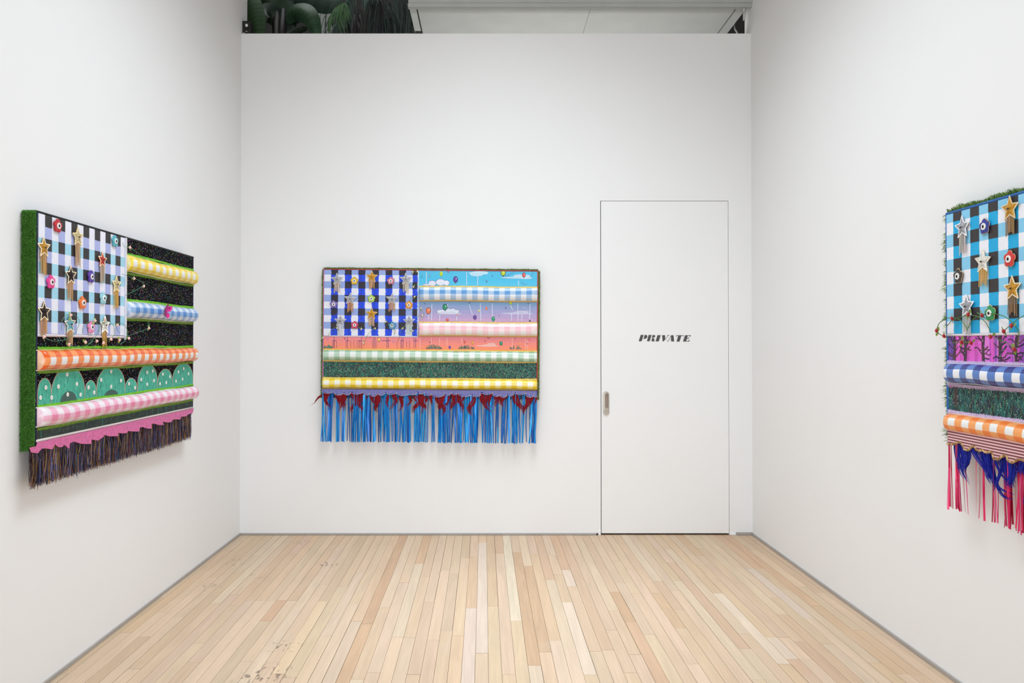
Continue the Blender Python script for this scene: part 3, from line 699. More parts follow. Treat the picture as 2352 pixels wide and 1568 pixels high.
def roll(flag, u0, u1, t0, t1, bulge, cols, edges0, wid, rows, seed, dark_first=True, over=0.0, label=None, pipe=(238, 232, 218), wob=0.0014):
    """padded tube of gingham under vinyl; rows = [(upto_fraction, dyed?)], columns of width wid starting at edges0"""
    rr = random.Random(seed); ph = rr.uniform(0, 6)
    us = []; u = edges0
    while u > u0: u -= wid
    k = round((u-edges0)/wid); st = []
    while u < u1:
        a, b = max(u, u0), min(u+wid, u1)
        if b-a > 1e-4: st.append((a, b, (k % 2 == 0) == dark_first))
        u += wid; k += 1
    ulist = []; cdark = []
    for a, b, d in st:
        m = 3
        for q in range(m): ulist.append(a+(b-a)*q/m); cdark.append(d)
    ulist.append(u1)
    fr = [0.0]; rd = []
    last = 0.0
    for f, d in rows:
        m = max(2, int((f-last)*14))
        a0, a1 = math.acos(1-2*last), math.acos(1-2*f)
        for q in range(1, m+1): fr.append(a0+(a1-a0)*q/m); rd.append(d)
        last = f
    vs = []; n = len(fr); tc, ht = (t0+t1)/2, (t1-t0)/2
    for u in ulist:
        e = min(1.0, (min(u-u0, u1-u)+0.0015)/0.016); e = math.sqrt(max(0.0, 1-(1-e)**2))
        e = 0.45+0.55*e
        wb = wob*math.sin(u*11+ph)+wob*0.6*math.sin(u*27+2*ph); bb = 1+0.05*math.sin(u*19+ph)
        for a in fr:
            vs.append(pt(u, tc+wb-math.cos(a)*ht*(0.9+0.1*e), WF+0.001+bulge*bb*e*max(0.0, math.sin(a))**0.72))
    fs = []; cs = []
    for i in range(len(ulist)-1):
        for j in range(n-1):
            fs.append((i*n+j, i*n+j+1, (i+1)*n+j+1, (i+1)*n+j)); cs.append(cols[(1 if cdark[i] else 0)+(1 if rd[j] else 0)])
    L = (len(ulist)-1)*n
    fs.append(tuple(range(n))[::-1]); cs.append(mixc(cols[0], cols[1], 0.5)); fs.append(tuple(L+j for j in range(n))); cs.append(mixc(cols[0], cols[1], 0.5))
    mb = MB(); mb.add(vs, fs, cs); o = mb.build('gingham_roll', M['vinyl'], flag.root, smooth=True)
    if label: o['label'] = label
    mb = MB()
    for t, s_ in ((t0, 1), (t1, 1)):
        path = [pt(u, t+wob*math.sin(u*11+ph)+wob*0.6*math.sin(u*27+2*ph), WF+0.004) for u in [u0-over+(u1+over*1.5-u0+over)*k/40 for k in range(41)]]
        mb.tube(path, [0.0022]*33+[0.0018, 0.0014, 0.001, 0.0008, 0.0006, 0.0006, 0.0004, 0.0004] if over else 0.0022, pipe, 5)
    mb.build('piping', M['cord'], o)
    return o
def braid(flag, u0, u1, t, hgt, way, col, seed, step=0.0062, dashes=None, wob=0.0014, ph=0.0):
    """braid trim: a band with a toothed outer edge (way -1 up, +1 down) and a raised stitched line"""
    rr = random.Random(seed); mb = MB(); n = int((u1-u0)/step); st = (u1-u0)/n
    f = lambda u: wob*math.sin(u*11+ph)
    for i in range(n):
        a, b = u0+i*st, u0+(i+1)*st; m = (a+b)/2; ta, tb = t+f(a), t+f(b); c = jit(col, 8, rr)
        hh = hgt*rr.uniform(0.88, 1.12)
        w0, w1 = WF+0.001, WF+0.005
        mb.add([pt(a, ta, w1), pt(b, tb, w1), pt(b, tb+way*hgt*0.45, w1), pt(m, ta+way*hh, w1-0.001), pt(a, ta+way*hgt*0.45, w1), pt(b, tb+way*hgt*0.45, w0), pt(m, ta+way*hh, w0), pt(a, ta+way*hgt*0.45, w0)],
               [(0, 1, 2, 4) if way < 0 else (0, 4, 2, 1), (4, 2, 3) if way < 0 else (4, 3, 2), (4, 3, 6, 7), (3, 2, 5, 6)], c)
    o = mb.build('braid_trim', M['cord'], flag.root, recalc=False)
    if dashes:
        mb = MB(); m = int((u1-u0)/0.009)
        for i in range(m):
            u = u0+(i+0.5)*(u1-u0)/m; p = pt(u, t+f(u), WF+0.006); mb.ball(p, 0.0021, dashes, (1.5, 1, 1), 6, 4)
        mb.build('bead_line', M['cord'], o)
    return o
def vine(flag, paths, buds, r, col, budc, seed, w=0.012, budr=0.0075, leafc=(110, 160, 50)):
    rr = random.Random(seed); e = empty('flower_vine'); e.parent = flag.root; e['label'] = 'thin green wire vine with small rosebuds'
    for P in paths:
        q = []
        for i, (x, y) in enumerate(P):
            ww = WF+w+0.004*math.sin(i*1.7+seed); u, t = flag.uv(x, y, ww); q.append(pt(u, t, ww))
        mb = MB(); mb.tube(spline(q, 5), r, jit(col, 8, rr), 5); mb.build('stem', M['stem'], e, smooth=True)
    bm_ = MB()
    for k in range(3):
        a = k*2.1; bm_.ball((0.0025*math.cos(a), -0.002+0.001*k, 0.0025*math.sin(a)), budr*0.75, jit(budc, 10, rr), (1, 0.8, 1), 7, 5)
    bm_.ball((0, -budr*0.4, 0), budr*0.62, mixc(budc, (255, 240, 235), 0.25), (1, 0.8, 1), 7, 5)
    lf = MB()
    for s_ in (-1, 1):
        L = budr*2.7
        lf.add([(0, 0, 0), (s_*L*0.55, -0.003, L*0.32), (s_*L, -0.001, L*0.1), (s_*L*0.5, 0.001, -L*0.22)], [(0, 1, 2), (0, 2, 3)], jit(leafc, 15, rr))
    bme = lme = None
    for (x, y) in buds:
        u, t = flag.uv(x, y, WF+w+0.004); p = pt(u, t, WF+w+0.004)
        if bme is None:
            o = bm_.build('rosebud', M['felt'], e, smooth=True, loc=p); bme = o.data; l = lf.build('leaf', M['felt'], e, loc=p); lme = l.data
        else:
            o = put('rosebud', bme, e, p); l = put('leaf', lme, e, p)
        o.rotation_euler = (0, rr.uniform(-1, 1), 0); l.rotation_euler = (0, rr.uniform(-2.6, 2.6), 0)
        l.location = p+Vector((rr.uniform(-.004, .004), 0.003, rr.uniform(-.005, .005)))
def strokes(mb, u0, u1, t0, t1, n, cols, L, rr, w, wid=0.0012, lean=0.6):
    for i in range(n):
        u, t = rr.uniform(u0, u1), rr.uniform(t0, t1); l = L*rr.uniform(0.5, 1.2); a = rr.gauss(0, lean)
        uu, tt = u+l*math.sin(a), t-l*math.cos(a)
        uu = min(u1, max(u0, uu)); tt = min(t1, max(t0, tt))
        line(mb, [(u, t), (uu, tt)], wid*rr.uniform(0.6, 1.4), w+rr.uniform(0, 0.0003), jit(rr.choice(cols), 12, rr))
def fringe(flag, name, t0, t1, n, cols, seed, wmin, wmax, mat, gaps=(), sway=0.006, layers=2, dev=0.0, u0=0.0, u1=W, off=0.03, top=None, segs=5):
    rr = random.Random(seed); mb = MB()
    for i in range(n):
        u = rr.uniform(u0, u1)
        if any(a < u < b for a, b in gaps) and rr.random() < 0.82: continue
        w = off+rr.uniform(-.006, .006); wd_ = rr.uniform(wmin, wmax); col = jit(rr.choice(cols), 16, rr)
        tt1 = t1+rr.gauss(0, dev); d1 = rr.gauss(0, sway); ph = rr.uniform(0, 6); tw = rr.uniform(-0.9, 0.9); tw2 = tw+rr.uniform(-0.9, 0.9); vs = []; fs = []
        for k in range(segs+1):
            f = k/segs; uc = u+d1*f+sway*0.25*math.sin(f*5+ph); t = t0+(tt1-t0)*f; ang = tw+(tw2-tw)*f
            cx, cw = math.cos(ang)*wd_/2, math.sin(ang)*wd_/2; ww = w+0.004*math.sin(f*4+ph)
            vs += [pt(uc-cx, t, ww-cw), pt(uc+cx, t, ww+cw)]
            if k: fs.append((2*k-2, 2*k-1, 2*k+1, 2*k))
        mb.add(vs, fs, col)
    o = mb.build(name, mat, flag.root); o['kind'] = 'stuff'; return o
def feather(flag, path, wid, col, seed, w=0.071, raw=False):
    """a wisp of fine barbs along a curved quill"""
    rr = random.Random(seed); mb = MB()
    q = []; path = [(path[0][0], path[0][1]-30)]+list(path[1:]) if len(path) > 3 and not raw else path
    for i, (x, y) in enumerate(path):
        u, t = (x, y) if raw else flag.uv(x, y, w); q.append(pt(u, t, w+0.003*math.sin(i*1.3+seed)))
    wid *= 1.35; P = spline(q, 6); n = len(P); m = max(4, int(wid/0.0030))
    for k in range(m):
        off = (k+0.5)/m*2-1+rr.uniform(-.12, .12); end = rr.uniform(0.62, 1.0) if k != m//2 else 1.0
        ph = rr.uniform(0, 6); wy = rr.uniform(-.003, .003); wk = wid/m*rr.uniform(1.4, 2.3); vs = []; fs = []; N_ = 12
        for j in range(N_+1):
            f = end*j/N_; x = f*(n-1); i = min(n-2, int(x)); g = x-i
            p = P[i]*(1-g)+P[i+1]*g; t = (P[i+1]-P[i]).normalized(); b = t.cross(Vector((0, -1, 0))).normalized()
            env = 0.5*wid*(0.62+0.38*math.sin(math.pi*min(1, f*1.6+0.2)) if f < 0.5 else 1.0)*max(0.03, 1-f)**0.6
            c = p+b*(off*env+0.0016*math.sin(f*9+ph))+Vector((0, wy, 0)); ww = wk*0.5*max(0.12, 1-(j/N_)**2)
            vs += [c-b*ww, c+b*ww]
            if j: fs.append((2*j-2, 2*j-1, 2*j+1, 2*j))
        mb.add(vs, fs, jit(col, 9, rr))
    mb.build('feather', M['feather'], flag.root)
def panel(flag, edge=(236, 234, 230)):
    mb = MB(); mb.box((-W/2, -WF+0.003, 0), (W/2, 0, H), edge); mb.build('panel', M['paint'], flag.root)
def cord_edge(flag, segs, r, col, name='edge_cord'):
    mb = MB()
    for (u0, t0, u1, t1) in segs: mb.tube([pt(u0+(u1-u0)*k/8, t0+(t1-t0)*k/8, WF) for k in range(9)], r, col, 6)
    mb.build(name, M['cord'], flag.root, smooth=True)
def canton(flag, u0, u1, t0, t1, cw, rh, c_mid, c_dark, c_white, c_full, seed, amp, drips=None, phase_u=None, first_row_mid=True, back=0.006):
    """cloth board painted in a hand-brushed check"""
    rr = random.Random(seed); w = WF+0.004
    mb = MB(); mb.box(tuple(pt(u0, t1, WF-0.001)), tuple(Vector((u1-W/2, -w, H-t0))), c_white)
    mb2 = MB(); rect(mb2, u0, t0, u1, t1, w+0.0003, c_white)
    t = t0; j = 0 if first_row_mid else 1; rows = []
    tt = t0
    while tt < t1-1e-4:
        nx = min(t1, (rh['first'] if tt == t0 else rh['h'])+tt); rows.append((tt, nx, j % 2 == 0)); j += 1; tt = nx
    for a, b, mid in rows:
        if mid: rect(mb2, u0, a, u1, b, w+0.0006, c_mid)
    u = u0; k = 0; cols_ = []
    while u < u1-1e-4:
        nx = min(u1, u+(cw['first'] if k == 0 else cw['w'])); cols_.append((u, nx, k % 2 == 1)); u = nx; k += 1
    for a, b, dk in cols_:
        if not dk: continue
        ragged_strip(mb2, a, b, t0, t1, w+0.0009, c_full, amp, rr)
        if drips:
            for q in range(5): 
                x = a+(b-a)*rr.uniform(.1, .9); t2 = rr.uniform(t0, t1-.05); line(mb2, [(x, t2), (x, t2+rr.uniform(.02, .06))], rr.uniform(.003, .008), w+0.0010, jit(drips, 10, rr))
            x = a+(b-a)*0.5+rr.uniform(-.004, .004); line(mb2, [(x, t0), (x+0.001, t1)], 0.0016, w+0.0011, (18, 20, 60))
        for ra, rb, mid in rows:
            if mid:
                ua, ub = a+rr.uniform(-amp, amp)*0.6, b+rr.uniform(-amp, amp)*0.6
                ragged_strip(mb2, ua, ub, ra, rb, w+0.0013, c_dark, max(amp, 0.001), rr, vertical=False)
    o = mb.build('star_field', M['paint'], flag.root); o['label'] = 'painted checked board'
    mb2.build('painted_check', M['paint'], o)
    return o

def hang(name, px, py, rot, label):
    d = ray(px, py)
    if abs(rot[2]) < 0.1: p = EYE+d*((BY-WF-0.004)/d.y)
    elif rot[2] > 0: p = EYE+d*((LX+WF+0.004)/d.x)
    else: p = EYE+d*((RX-WF-0.004)/d.x)
    from mathutils import Euler
    loc = p-Euler(rot, 'XYZ').to_matrix() @ Vector((-W/2, -WF, H))
    return Flag(name, loc, rot, label)
GREENS = [(52, 92, 30), (66, 108, 36), (40, 74, 24), (84, 122, 44)]

# ================= middle hanging: sunset sky with balloons
F = hang('decorated_flag', 743.5, 617.5, (0, 0.0086, 0), 'flag-like hanging with royal blue check, balloon sky stripes and blue foil fringe')
panel(F, (44, 34, 70))
turf(F, 'LRT', 0.017, 150000, 21, [(118, 140, 58), (92, 126, 52), (78, 112, 44), (140, 150, 76)], 0.1)
cord_edge(F, [(0, 0.002, W, 0.002), (W-0.002, 0, W-0.002, 0.86)], 0.004, (176, 58, 66))
cord_edge(F, [(0.002, 0, 0.002, 0.86)], 0.004, (196, 120, 170))
F.crop(940, 600, 6.534)
A = lambda x, y: F.uv(x, y)
tA = lambda y: (A(1000, y)[1])
uC1 = F.crop(700, 600, 6.532).uv(1690, 600)[0]; tC1 = F.uv(1000, 1115)[1]; uC0 = 0.006
F.crop(940, 600, 6.534)
sky = MB()
def band(t0, t1, stops, u0, u1, w=WF+0.0006, n=8):
    for i in range(n):
        k = (i+0.5)/n*(len(stops)-1); j = min(int(k), len(stops)-2)
        rect(sky, u0, t0+(t1-t0)*i/n, u1, t0+(t1-t0)*(i+1)/n, w, mixc(stops[j], stops[j+1], k-j))
tS = [tA(y) for y in (145, 400, 600, 920, 1110, 1335)]
band(0.004, tS[1], [(84, 188, 226), (72, 190, 228), (92, 196, 230)], uC1-0.01, W-0.006)
band(tS[1], tS[3], [(92, 158, 200), (112, 164, 204), (160, 160, 204), (206, 160, 196)], uC1-0.01, W-0.006)
band(tC1-0.02, tS[5]+0.01, [(228, 140, 156), (240, 138, 142), (250, 142, 120), (255, 150, 96)], 0.006, W-0.006)
o = sky.build('sky_painting', M['paint'], F.root); o['label'] = 'painted sky fading from blue to salmon'
pics = MB(); rr = random.Random(4)
NC = [0]
def cloud(els, col=(226, 228, 236), outline=None):
    pics = MB(); NC[0] += 1; up = 0.0003 if NC[0] in (5,) else 0
    for (x, y, rx, ry) in els:
        u, t = A(x, y); 
        if outline: disc(pics, u, t, rx/2113+0.0024, ry/2113+0.0024, WF+0.0009, outline, 18)
    for i, (x, y, rx, ry) in enumerate(els):
        u, t = A(x, y); disc(pics, u, t, rx/2113, ry/2113, WF+0.0013+up, jit(col, 5, rr), 18)
    pics.build('cloud', M['paint'], o)
cloud([(345, 330, 55, 40), (470, 315, 70, 48), (560, 325, 40, 38), (260, 352, 55, 12)], (226, 226, 240), (96, 90, 150))
cloud([(1040, 178, 150, 22), (1010, 200, 95, 26), (1060, 165, 120, 18)], (186, 220, 236))
cloud([(1600, 245, 230, 14), (1690, 222, 130, 26), (1740, 250, 110, 16)], (190, 214, 230))
cloud([(480, 752, 64, 28), (590, 742, 46, 34), (655, 738, 38, 32), (712, 752, 38, 26)], (216, 222, 236), (90, 84, 150))
cloud([(600, 782, 190, 14), (560, 770, 120, 16)], (206, 210, 226))
cloud([(1620, 782, 240, 13), (1700, 762, 90, 22), (1640, 766, 80, 16)], (196, 196, 220))
cloud([(1170, 1268, 170, 12), (1235, 1246, 62, 26), (1190, 1258, 100, 14)], (244, 186, 176))
for x, y0, x1, y1 in [(258,160,258,350),(860,155,862,355),(1030,230,1026,355),(1640,290,1640,365),(340,640,334,885),(460,805,458,890),(575,640,575,690),(900,650,948,800),(1068,630,1074,890),(1247,630,1247,835),(1535,780,1537,890),(1520,650,1550,730),(1628,630,1632,895),(1692,800,1692,895),(1815,640,1804,860),(290,800,292,870),(715,820,712,885),(165,1150,165,1320),(330,1145,330,1240),(455,1145,455,1260),(567,1140,567,1260),(790,1145,792,1230),(1545,1150,1545,1320),(1740,1160,1745,1320),(1775,1180,1775,1320)]:
    a, b = A(x, y0), A(x1, y1); line(pics, [a, b], 0.0042 if y0 < 900 else 0.003, WF+0.0015, (214, 222, 236) if y0 < 1100 else (250, 200, 190))
sky_part = o
def balloon(x, y, rx, ry, col, outline=(50, 40, 70), hollow=False):
    big = rx >= 16; allpics = globals()['pics']; pics = MB() if big else allpics
    u, t = A(x, y); rx, ry = rx/2113, ry/2113
    disc(pics, u, t, rx, ry, WF+0.0018, outline, 16); disc(pics, u, t, rx*0.82, ry*0.84, WF+0.0020, col, 16)
    pics.add([pt(u-rx*0.25, t+ry*1.22, WF+0.0019), pt(u+rx*0.25, t+ry*1.22, WF+0.0019), pt(u, t+ry*0.9, WF+0.0019)], [(0, 1, 2)], outline)
    disc(pics, u+rx*0.28, t-ry*0.25, rx*0.2, ry*0.3, WF+0.0022, mixc(col, (255, 255, 255), 0.65), 8)
    if big: pics.build('balloon', M['paint'], sky_part)
LIME, PUR, GRN, RED, ORG = (190, 208, 40), (104, 62, 160), (24, 146, 104), (222, 84, 78), (236, 124, 80)
for b in [(480,185,25,38,LIME,(150,190,60)),(585,152,12,18,(196,90,130)),(695,272,36,48,PUR),(1410,175,38,45,LIME),(1720,205,27,37,RED),(1160,300,12,16,(110,130,180)),(190,222,14,20,(70,190,226)),(300,215,14,18,(120,180,200),(130,120,130)),(1245,220,7,9,(40,50,120)),
          (287,740,38,48,ORG,(120,60,50)),(537,685,38,48,GRN),(985,840,27,34,PUR),(1262,862,27,36,GRN,(20,110,90)),(1158,705,19,23,ORG,(180,110,110)),(1045,738,17,19,(210,210,110),(180,180,140)),(1520,628,25,20,LIME,(120,140,30)),(573,878,22,22,RED,(150,50,50)),(722,798,14,17,(230,170,170),(190,110,110)),(1448,698,9,13,(90,80,150)),(1810,893,14,14,(60,120,120)),(1350,818,7,9,(90,60,130)),
          (833,1208,17,24,RED,(220,90,90)),(952,1220,18,24,(250,180,60),(120,60,50)),(1378,1230,25,30,GRN,(30,80,80)),(608,1288,19,23,PUR,(110,60,150)),(1660,1235,14,20,(250,170,90),(230,130,70)),(1805,1170,20,18,(236,110,130),(220,110,130)),(1137,1195,8,10,(220,60,80)),(307,1212,7,9,(70,50,110)),(1590,1160,7,8,(200,60,80)),(1775,1235,8,8,(160,60,130))]:
    balloon(*b)
for x0, y0, x1, y1 in [(890,618,905,628),(905,628,920,614),(1172,1140,1190,1158),(1190,1158,1208,1142),(220,632,232,640),(232,640,246,632),(1770,628,1786,636),(1786,636,1798,626)]: line(pics, [A(x0, y0), A(x1, y1)], 0.003, WF+0.0018, (60, 40, 50))
for arc in [[(1440,235),(1465,210),(1500,205)],[(1490,212),(1520,180),(1575,172)],[(1680,305),(1700,335),(1740,348),(1770,338)],[(1830,215),(1840,190),(1868,180)],[(1690,705),(1730,692),(1765,715),(1775,760),(1800,748)]]:
    line(pics, [A(*p) for p in arc], 0.0022, WF+0.0018, (96, 104, 160) if arc[0][1] < 400 else (210, 206, 226))
for x, y, wv, n in [(365, 1312, 120, 70), (860, 1312, 115, 70), (1590, 1316, 85, 26)]:
    for i in range(n):
        k = rr.uniform(-1, 1); a = A(x+k*wv, y); l = 0.030*(1-k*k*0.8)*rr.uniform(0.5, 1.1); s_ = k*0.8+rr.gauss(0, .35)
        line(pics, [a, (a[0]+l*math.sin(s_), a[1]-l*math.cos(s_))], 0.0022, WF+0.0020, jit(rr.choice([(60, 112, 100), (100, 140, 118), (44, 84, 80)]), 10, rr))
F.crop(700, 600, 6.532)
for x in (443, 640, 850, 1035, 1055, 1232, 1252, 1455, 1478, 1640, 1665):
    line(pics, [A(x, 1120), A(x, 1302)], 0.0026, WF+0.0020, (52, 38, 110))
for x in (418, 435, 480, 618, 690, 738, 783, 812, 828, 1015, 1078, 1385, 1440, 1530, 1570): line(pics, [A(x, 1185), A(x+rr.uniform(-3, 3), 1302)], 0.0018, WF+0.0019, (84, 44, 96))
for x0, x1 in ((1150, 1290), (620, 670), (425, 470), (800, 850), (1440, 1490), (1630, 1690)): line(pics, [A(x0, 1190), A(x1, 1190)], 0.003, WF+0.0021, (60, 44, 120))
for b in [(1113,1172,25,32,(244,186,90),(120,60,60)),(345,1150,14,18,(230,150,170),(150,70,150)),(990,1136,22,12,(226,90,100),(220,90,100)),(540,1150,22,16,(230,170,120),(220,150,120)),(600,1158,9,11,(90,50,130)),(1325,1195,14,18,(230,150,170),(80,50,130))]: balloon(*b)
for i in range(46):
    k = rr.uniform(-1, 1); a = A(350+k*60, 1302); l = 0.026*(1-k*k*.7)*rr.uniform(.5, 1.1); s_ = k*.8+rr.gauss(0, .3); line(pics, [a, (a[0]+l*math.sin(s_), a[1]-l*math.cos(s_))], 0.002, WF+0.002, jit((60, 130, 110), 20, rr))
for i in range(110):
    u = rr.uniform(0.01, W-0.01); t = rr.uniform(tC1+0.02, tS[5]-0.01); disc(pics, u, t, 0.0012, 0.0012, WF+0.0017, rr.choice([(220, 80, 110), (110, 50, 120), (250, 190, 150)]), 5)
q = pics.build('brushwork', M['paint'], o); q['kind'] = 'stuff'

# grassy painted stripe
g = MB(); F.crop(700, 780, 6.271); tg0, tg1 = F.uv(900, 310)[1]-0.006, F.uv(900, 535)[1]+0.006
rect(g, 0.004, tg0, W-0.006, tg1, WF+0.0006, (10, 44, 42))
strokes(g, 0.006, W-0.008, tg0, tg1, 3400, [(14, 112, 96), (10, 84, 80), (22, 136, 108), (10, 60, 66), (30, 30, 46), (16, 96, 70)], 0.022, rr, WF+0.0009, 0.0034)
strokes(g, 0.006, W-0.008, tg0, tg1, 1900, [(120, 180, 130), (170, 170, 140), (90, 150, 110), (150, 120, 130), (60, 60, 60)], 0.011, rr, WF+0.0014, 0.0013, 0.8)
for i in range(60): disc(g, rr.uniform(.01, W-.01), rr.uniform(tg0+.005, tg1-.005), 0.002, 0.002, WF+0.0019, (210, 214, 200), 6)
o = g.build('grass_painting', M['paint'], F.root); o['label'] = 'dark green painted grass stripe'

canton(F, uC0, uC1, 0.006, tC1, {'first': 0.0495, 'w': 0.0482}, {'first': 0.034, 'h': (tC1-0.04)/9+1e-5}, (146, 168, 222), (36, 30, 44), (232, 232, 242), (20, 70, 226), 8, 0.0028, drips=(34, 60, 190))
cord_edge(F, [(uC1+0.004, 0.01, uC1+0.004, tC1+0.004)], 0.0055, (206, 220, 236), 'field_binding')
cord_edge(F, [(0.006, tC1+0.004, uC1, tC1+0.004)], 0.0055, (226, 218, 230), 'field_binding')

F.crop(940, 600, 6.534)
def ut(x, y): return F.uv(x, y)
YB = (232, 196, 88)
wid = 80.8/2113*1.0
ue = ut(300, 500)[0]
b_w = (232, 234, 238)
r1 = (ut(1000, 392)[1], ut(1000, 586)[1]); r2 = (ut(1000, 928)[1], ut(1000, 1110)[1]); r3 = (ut(1000, 1350)[1], ut(1000, 1502)[1])
uR = W-0.004
roll(F, uC1+0.012, uR, r1[0], r1[1], 0.034, [b_w, (170, 196, 224), (96, 152, 208)], ue, wid, [(0.2, False), (0.57, True), (1.0, False)], 31, label='pale blue gingham roll', pipe=(228, 206, 120))
roll(F, uC1+0.012, uR, r2[0], r2[1], 0.034, [(240, 234, 232), (244, 212, 216), (242, 190, 200)], ue, wid, [(0.2, False), (0.62, True), (1.0, False)], 32, label='pale pink gingham roll', pipe=(228, 206, 120))
roll(F, 0.004, uR, r3[0], r3[1], 0.032, [(234, 238, 234), (186, 212, 190), (146, 184, 152)], ut(15, 1400)[0], wid, [(0.16, True), (0.68, False), (1.0, True)], 33, label='sage green gingham roll', pipe=(214, 186, 96))
F.crop(700, 780, 6.271)
r4 = (F.uv(900, 560)[1], F.uv(900, 694)[1])
roll(F, 0.002, uR+0.002, r4[0], r4[1], 0.034, [(240, 238, 230), (244, 222, 116), (236, 200, 12)], F.uv(362, 600)[0], 76.8/2028, [(0.22, True), (0.66, False), (1.0, True)], 34, label='yellow gingham roll', pipe=(226, 196, 90))
hb = 0.011
for (a, b), (x0, x1) in ((r1, (uC1+0.01, uR)), (r2, (uC1+0.01, uR)), (r3, (0.003, uR)), (r4, (0.002, uR))):
    braid(F, x0, x1, a-0.001, hb, -1, YB, 41, 0.0068, dashes=(248, 238, 200)); braid(F, x0, x1, b+0.001, hb*0.95, 1, (206, 166, 70), 42, 0.0068, dashes=(248, 238, 200))

# polka dot scalloped border
tp0 = r4[1]+0.009; rr = random.Random(9)
low = []; u = 0.0
while u < W-0.004:
    wv = rr.choice([0.05, 0.056, 0.07, 0.085]); wv = min(wv, W-u); dp = 0.030+0.018*math.sin(u*14)**2+rr.uniform(-.004, .004)
    for k in range(7):
        f = k/6; low.append((u+wv*f, tp0+dp-0.014+0.014*math.sin(math.pi*f)**0.6))
    u += wv
poly = [(0.0, tp0), (W, tp0)]+low[::-1]
mb = MB(); fw = lambda p: pt(p[0], p[1], WF+0.022); bw = lambda p: pt(p[0], p[1], WF+0.019)
mb.prism(poly, fw, bw, (40, 42, 150))
sc_ = mb.build('scalloped_border', M['felt'], F.root); sc_['label'] = 'royal blue polka dot scalloped border'
import bisect
lu = [p[0] for p in low]
def lowt(u): 
    i = min(len(low)-1, max(0, bisect.bisect(lu, u)-1)); return low[i][1]
mb = MB(); row = 0; t = tp0+0.003
while t < tp0+0.06:
    u = 0.004+(row % 2)*0.0055
    while u < W-0.003:
        if t < lowt(u)-0.002: disc(mb, u, t, 0.0023, 0.0023, WF+0.0224, (236, 236, 244), 6)
        u += 0.011
    t += 0.0058; row += 1
mb.build('dots', M['felt'], sc_)
mb = MB(); mb.tube([pt(p[0], p[1], WF+0.021) for p in low], 0.0014, (220, 210, 196), 4); mb.build('piping', M['cord'], sc_)

fr = fringe(F, 'foil_fringe', 0.868, 1.222, 300, [(8, 128, 206), (12, 142, 220), (6, 106, 190), (24, 158, 228), (8, 80, 160)], 51, 0.005, 0.0125, M['foil'],
       gaps=((0.018, 0.05), (0.125, 0.14), (0.19, 0.21), (0.28, 0.3), (0.345, 0.362), (0.47, 0.488), (0.565, 0.585), (0.625, 0.645), (0.735, 0.75), (0.80, 0.82), (0.92, 0.935), (1.0, 1.015), (1.13, 1.15), (1.25, 1.27), (1.40, 1.42)), sway=0.010, dev=0.003, off=0.064, u1=W-0.006)
fr['label'] = 'hanging fringe of shiny blue foil strips'
F.crop(700, 780, 6.271)
RD = (122, 6, 22)
for i, (p, wv) in enumerate([([(300,800),(230,805),(180,850),(140,910),(70,945)],0.010),([(310,800),(210,815),(170,870)],0.008),([(330,790),(300,870),(330,930),(380,980)],0.026),([(480,770),(500,860),(520,930),(480,1040)],0.034),([(560,790),(550,880),(560,960),(545,1050)],0.036),([(690,780),(740,880),(700,950),(670,1010),(700,1060)],0.030),([(830,790),(780,880),(790,940),(830,1000),(800,1060)],0.032),
        ([(890,800),(860,860),(820,900)],0.012),([(970,800),(1010,870),(1040,920),(1010,990),(1060,1055)],0.038),([(1040,800),(1060,880),(1030,950),(1000,1000)],0.03),([(1200,830),(1180,900),(1200,960),(1240,1000)],0.016),([(1280,820),(1310,880),(1280,940),(1200,1030)],0.024),([(1370,850),(1400,910),(1390,980),(1330,1050)],0.02),([(1500,840),(1530,880),(1490,930),(1440,950)],0.012),([(1600,830),(1640,900),(1580,980),(1550,1060)],0.034),([(1700,830),(1680,900),(1730,980),(1700,1060)],0.036)]):
    feather(F, p, wv, RD, 60+i)
F.crop(960, 780, 6.273)
for i, (p, wv) in enumerate([([(30,830),(60,900),(90,980),(30,1070)],0.034),([(180,790),(190,870),(220,960)],0.022),([(130,840),(100,900),(60,930)],0.016),([(280,800),(320,900),(380,1000),(340,1100)],0.040),([(370,810),(330,890),(310,980),(330,1010)],0.034),([(450,840),(430,900),(400,940),(460,930)],0.012),([(520,800),(530,880),(480,960),(440,1030)],0.034),([(580,800),(590,880),(640,970),(620,1060)],0.030),([(680,800),(640,870),(600,930)],0.014),
        ([(780,800),(790,890),(740,980),(760,1060),(800,1100)],0.034),([(900,790),(930,880),(990,970),(1070,1040)],0.028),([(1010,800),(980,880),(940,940)],0.030),([(1060,800),(1030,870),(1020,930),(1070,980)],0.012),([(1140,810),(1140,890),(1100,970)],0.036),([(1230,810),(1200,900),(1230,980)],0.030),([(1280,810),(1230,870),(1200,930)],0.016),([(1400,810),(1430,900),(1510,1000),(1520,1090)],0.036),([(1600,810),(1590,900),(1530,1000),(1510,1070)],0.034),([(1640,820),(1620,900),(1560,980)],0.02),([(1700,830),(1700,880),(1660,950)],0.010)]):
    feather(F, p, wv, RD, 90+i)

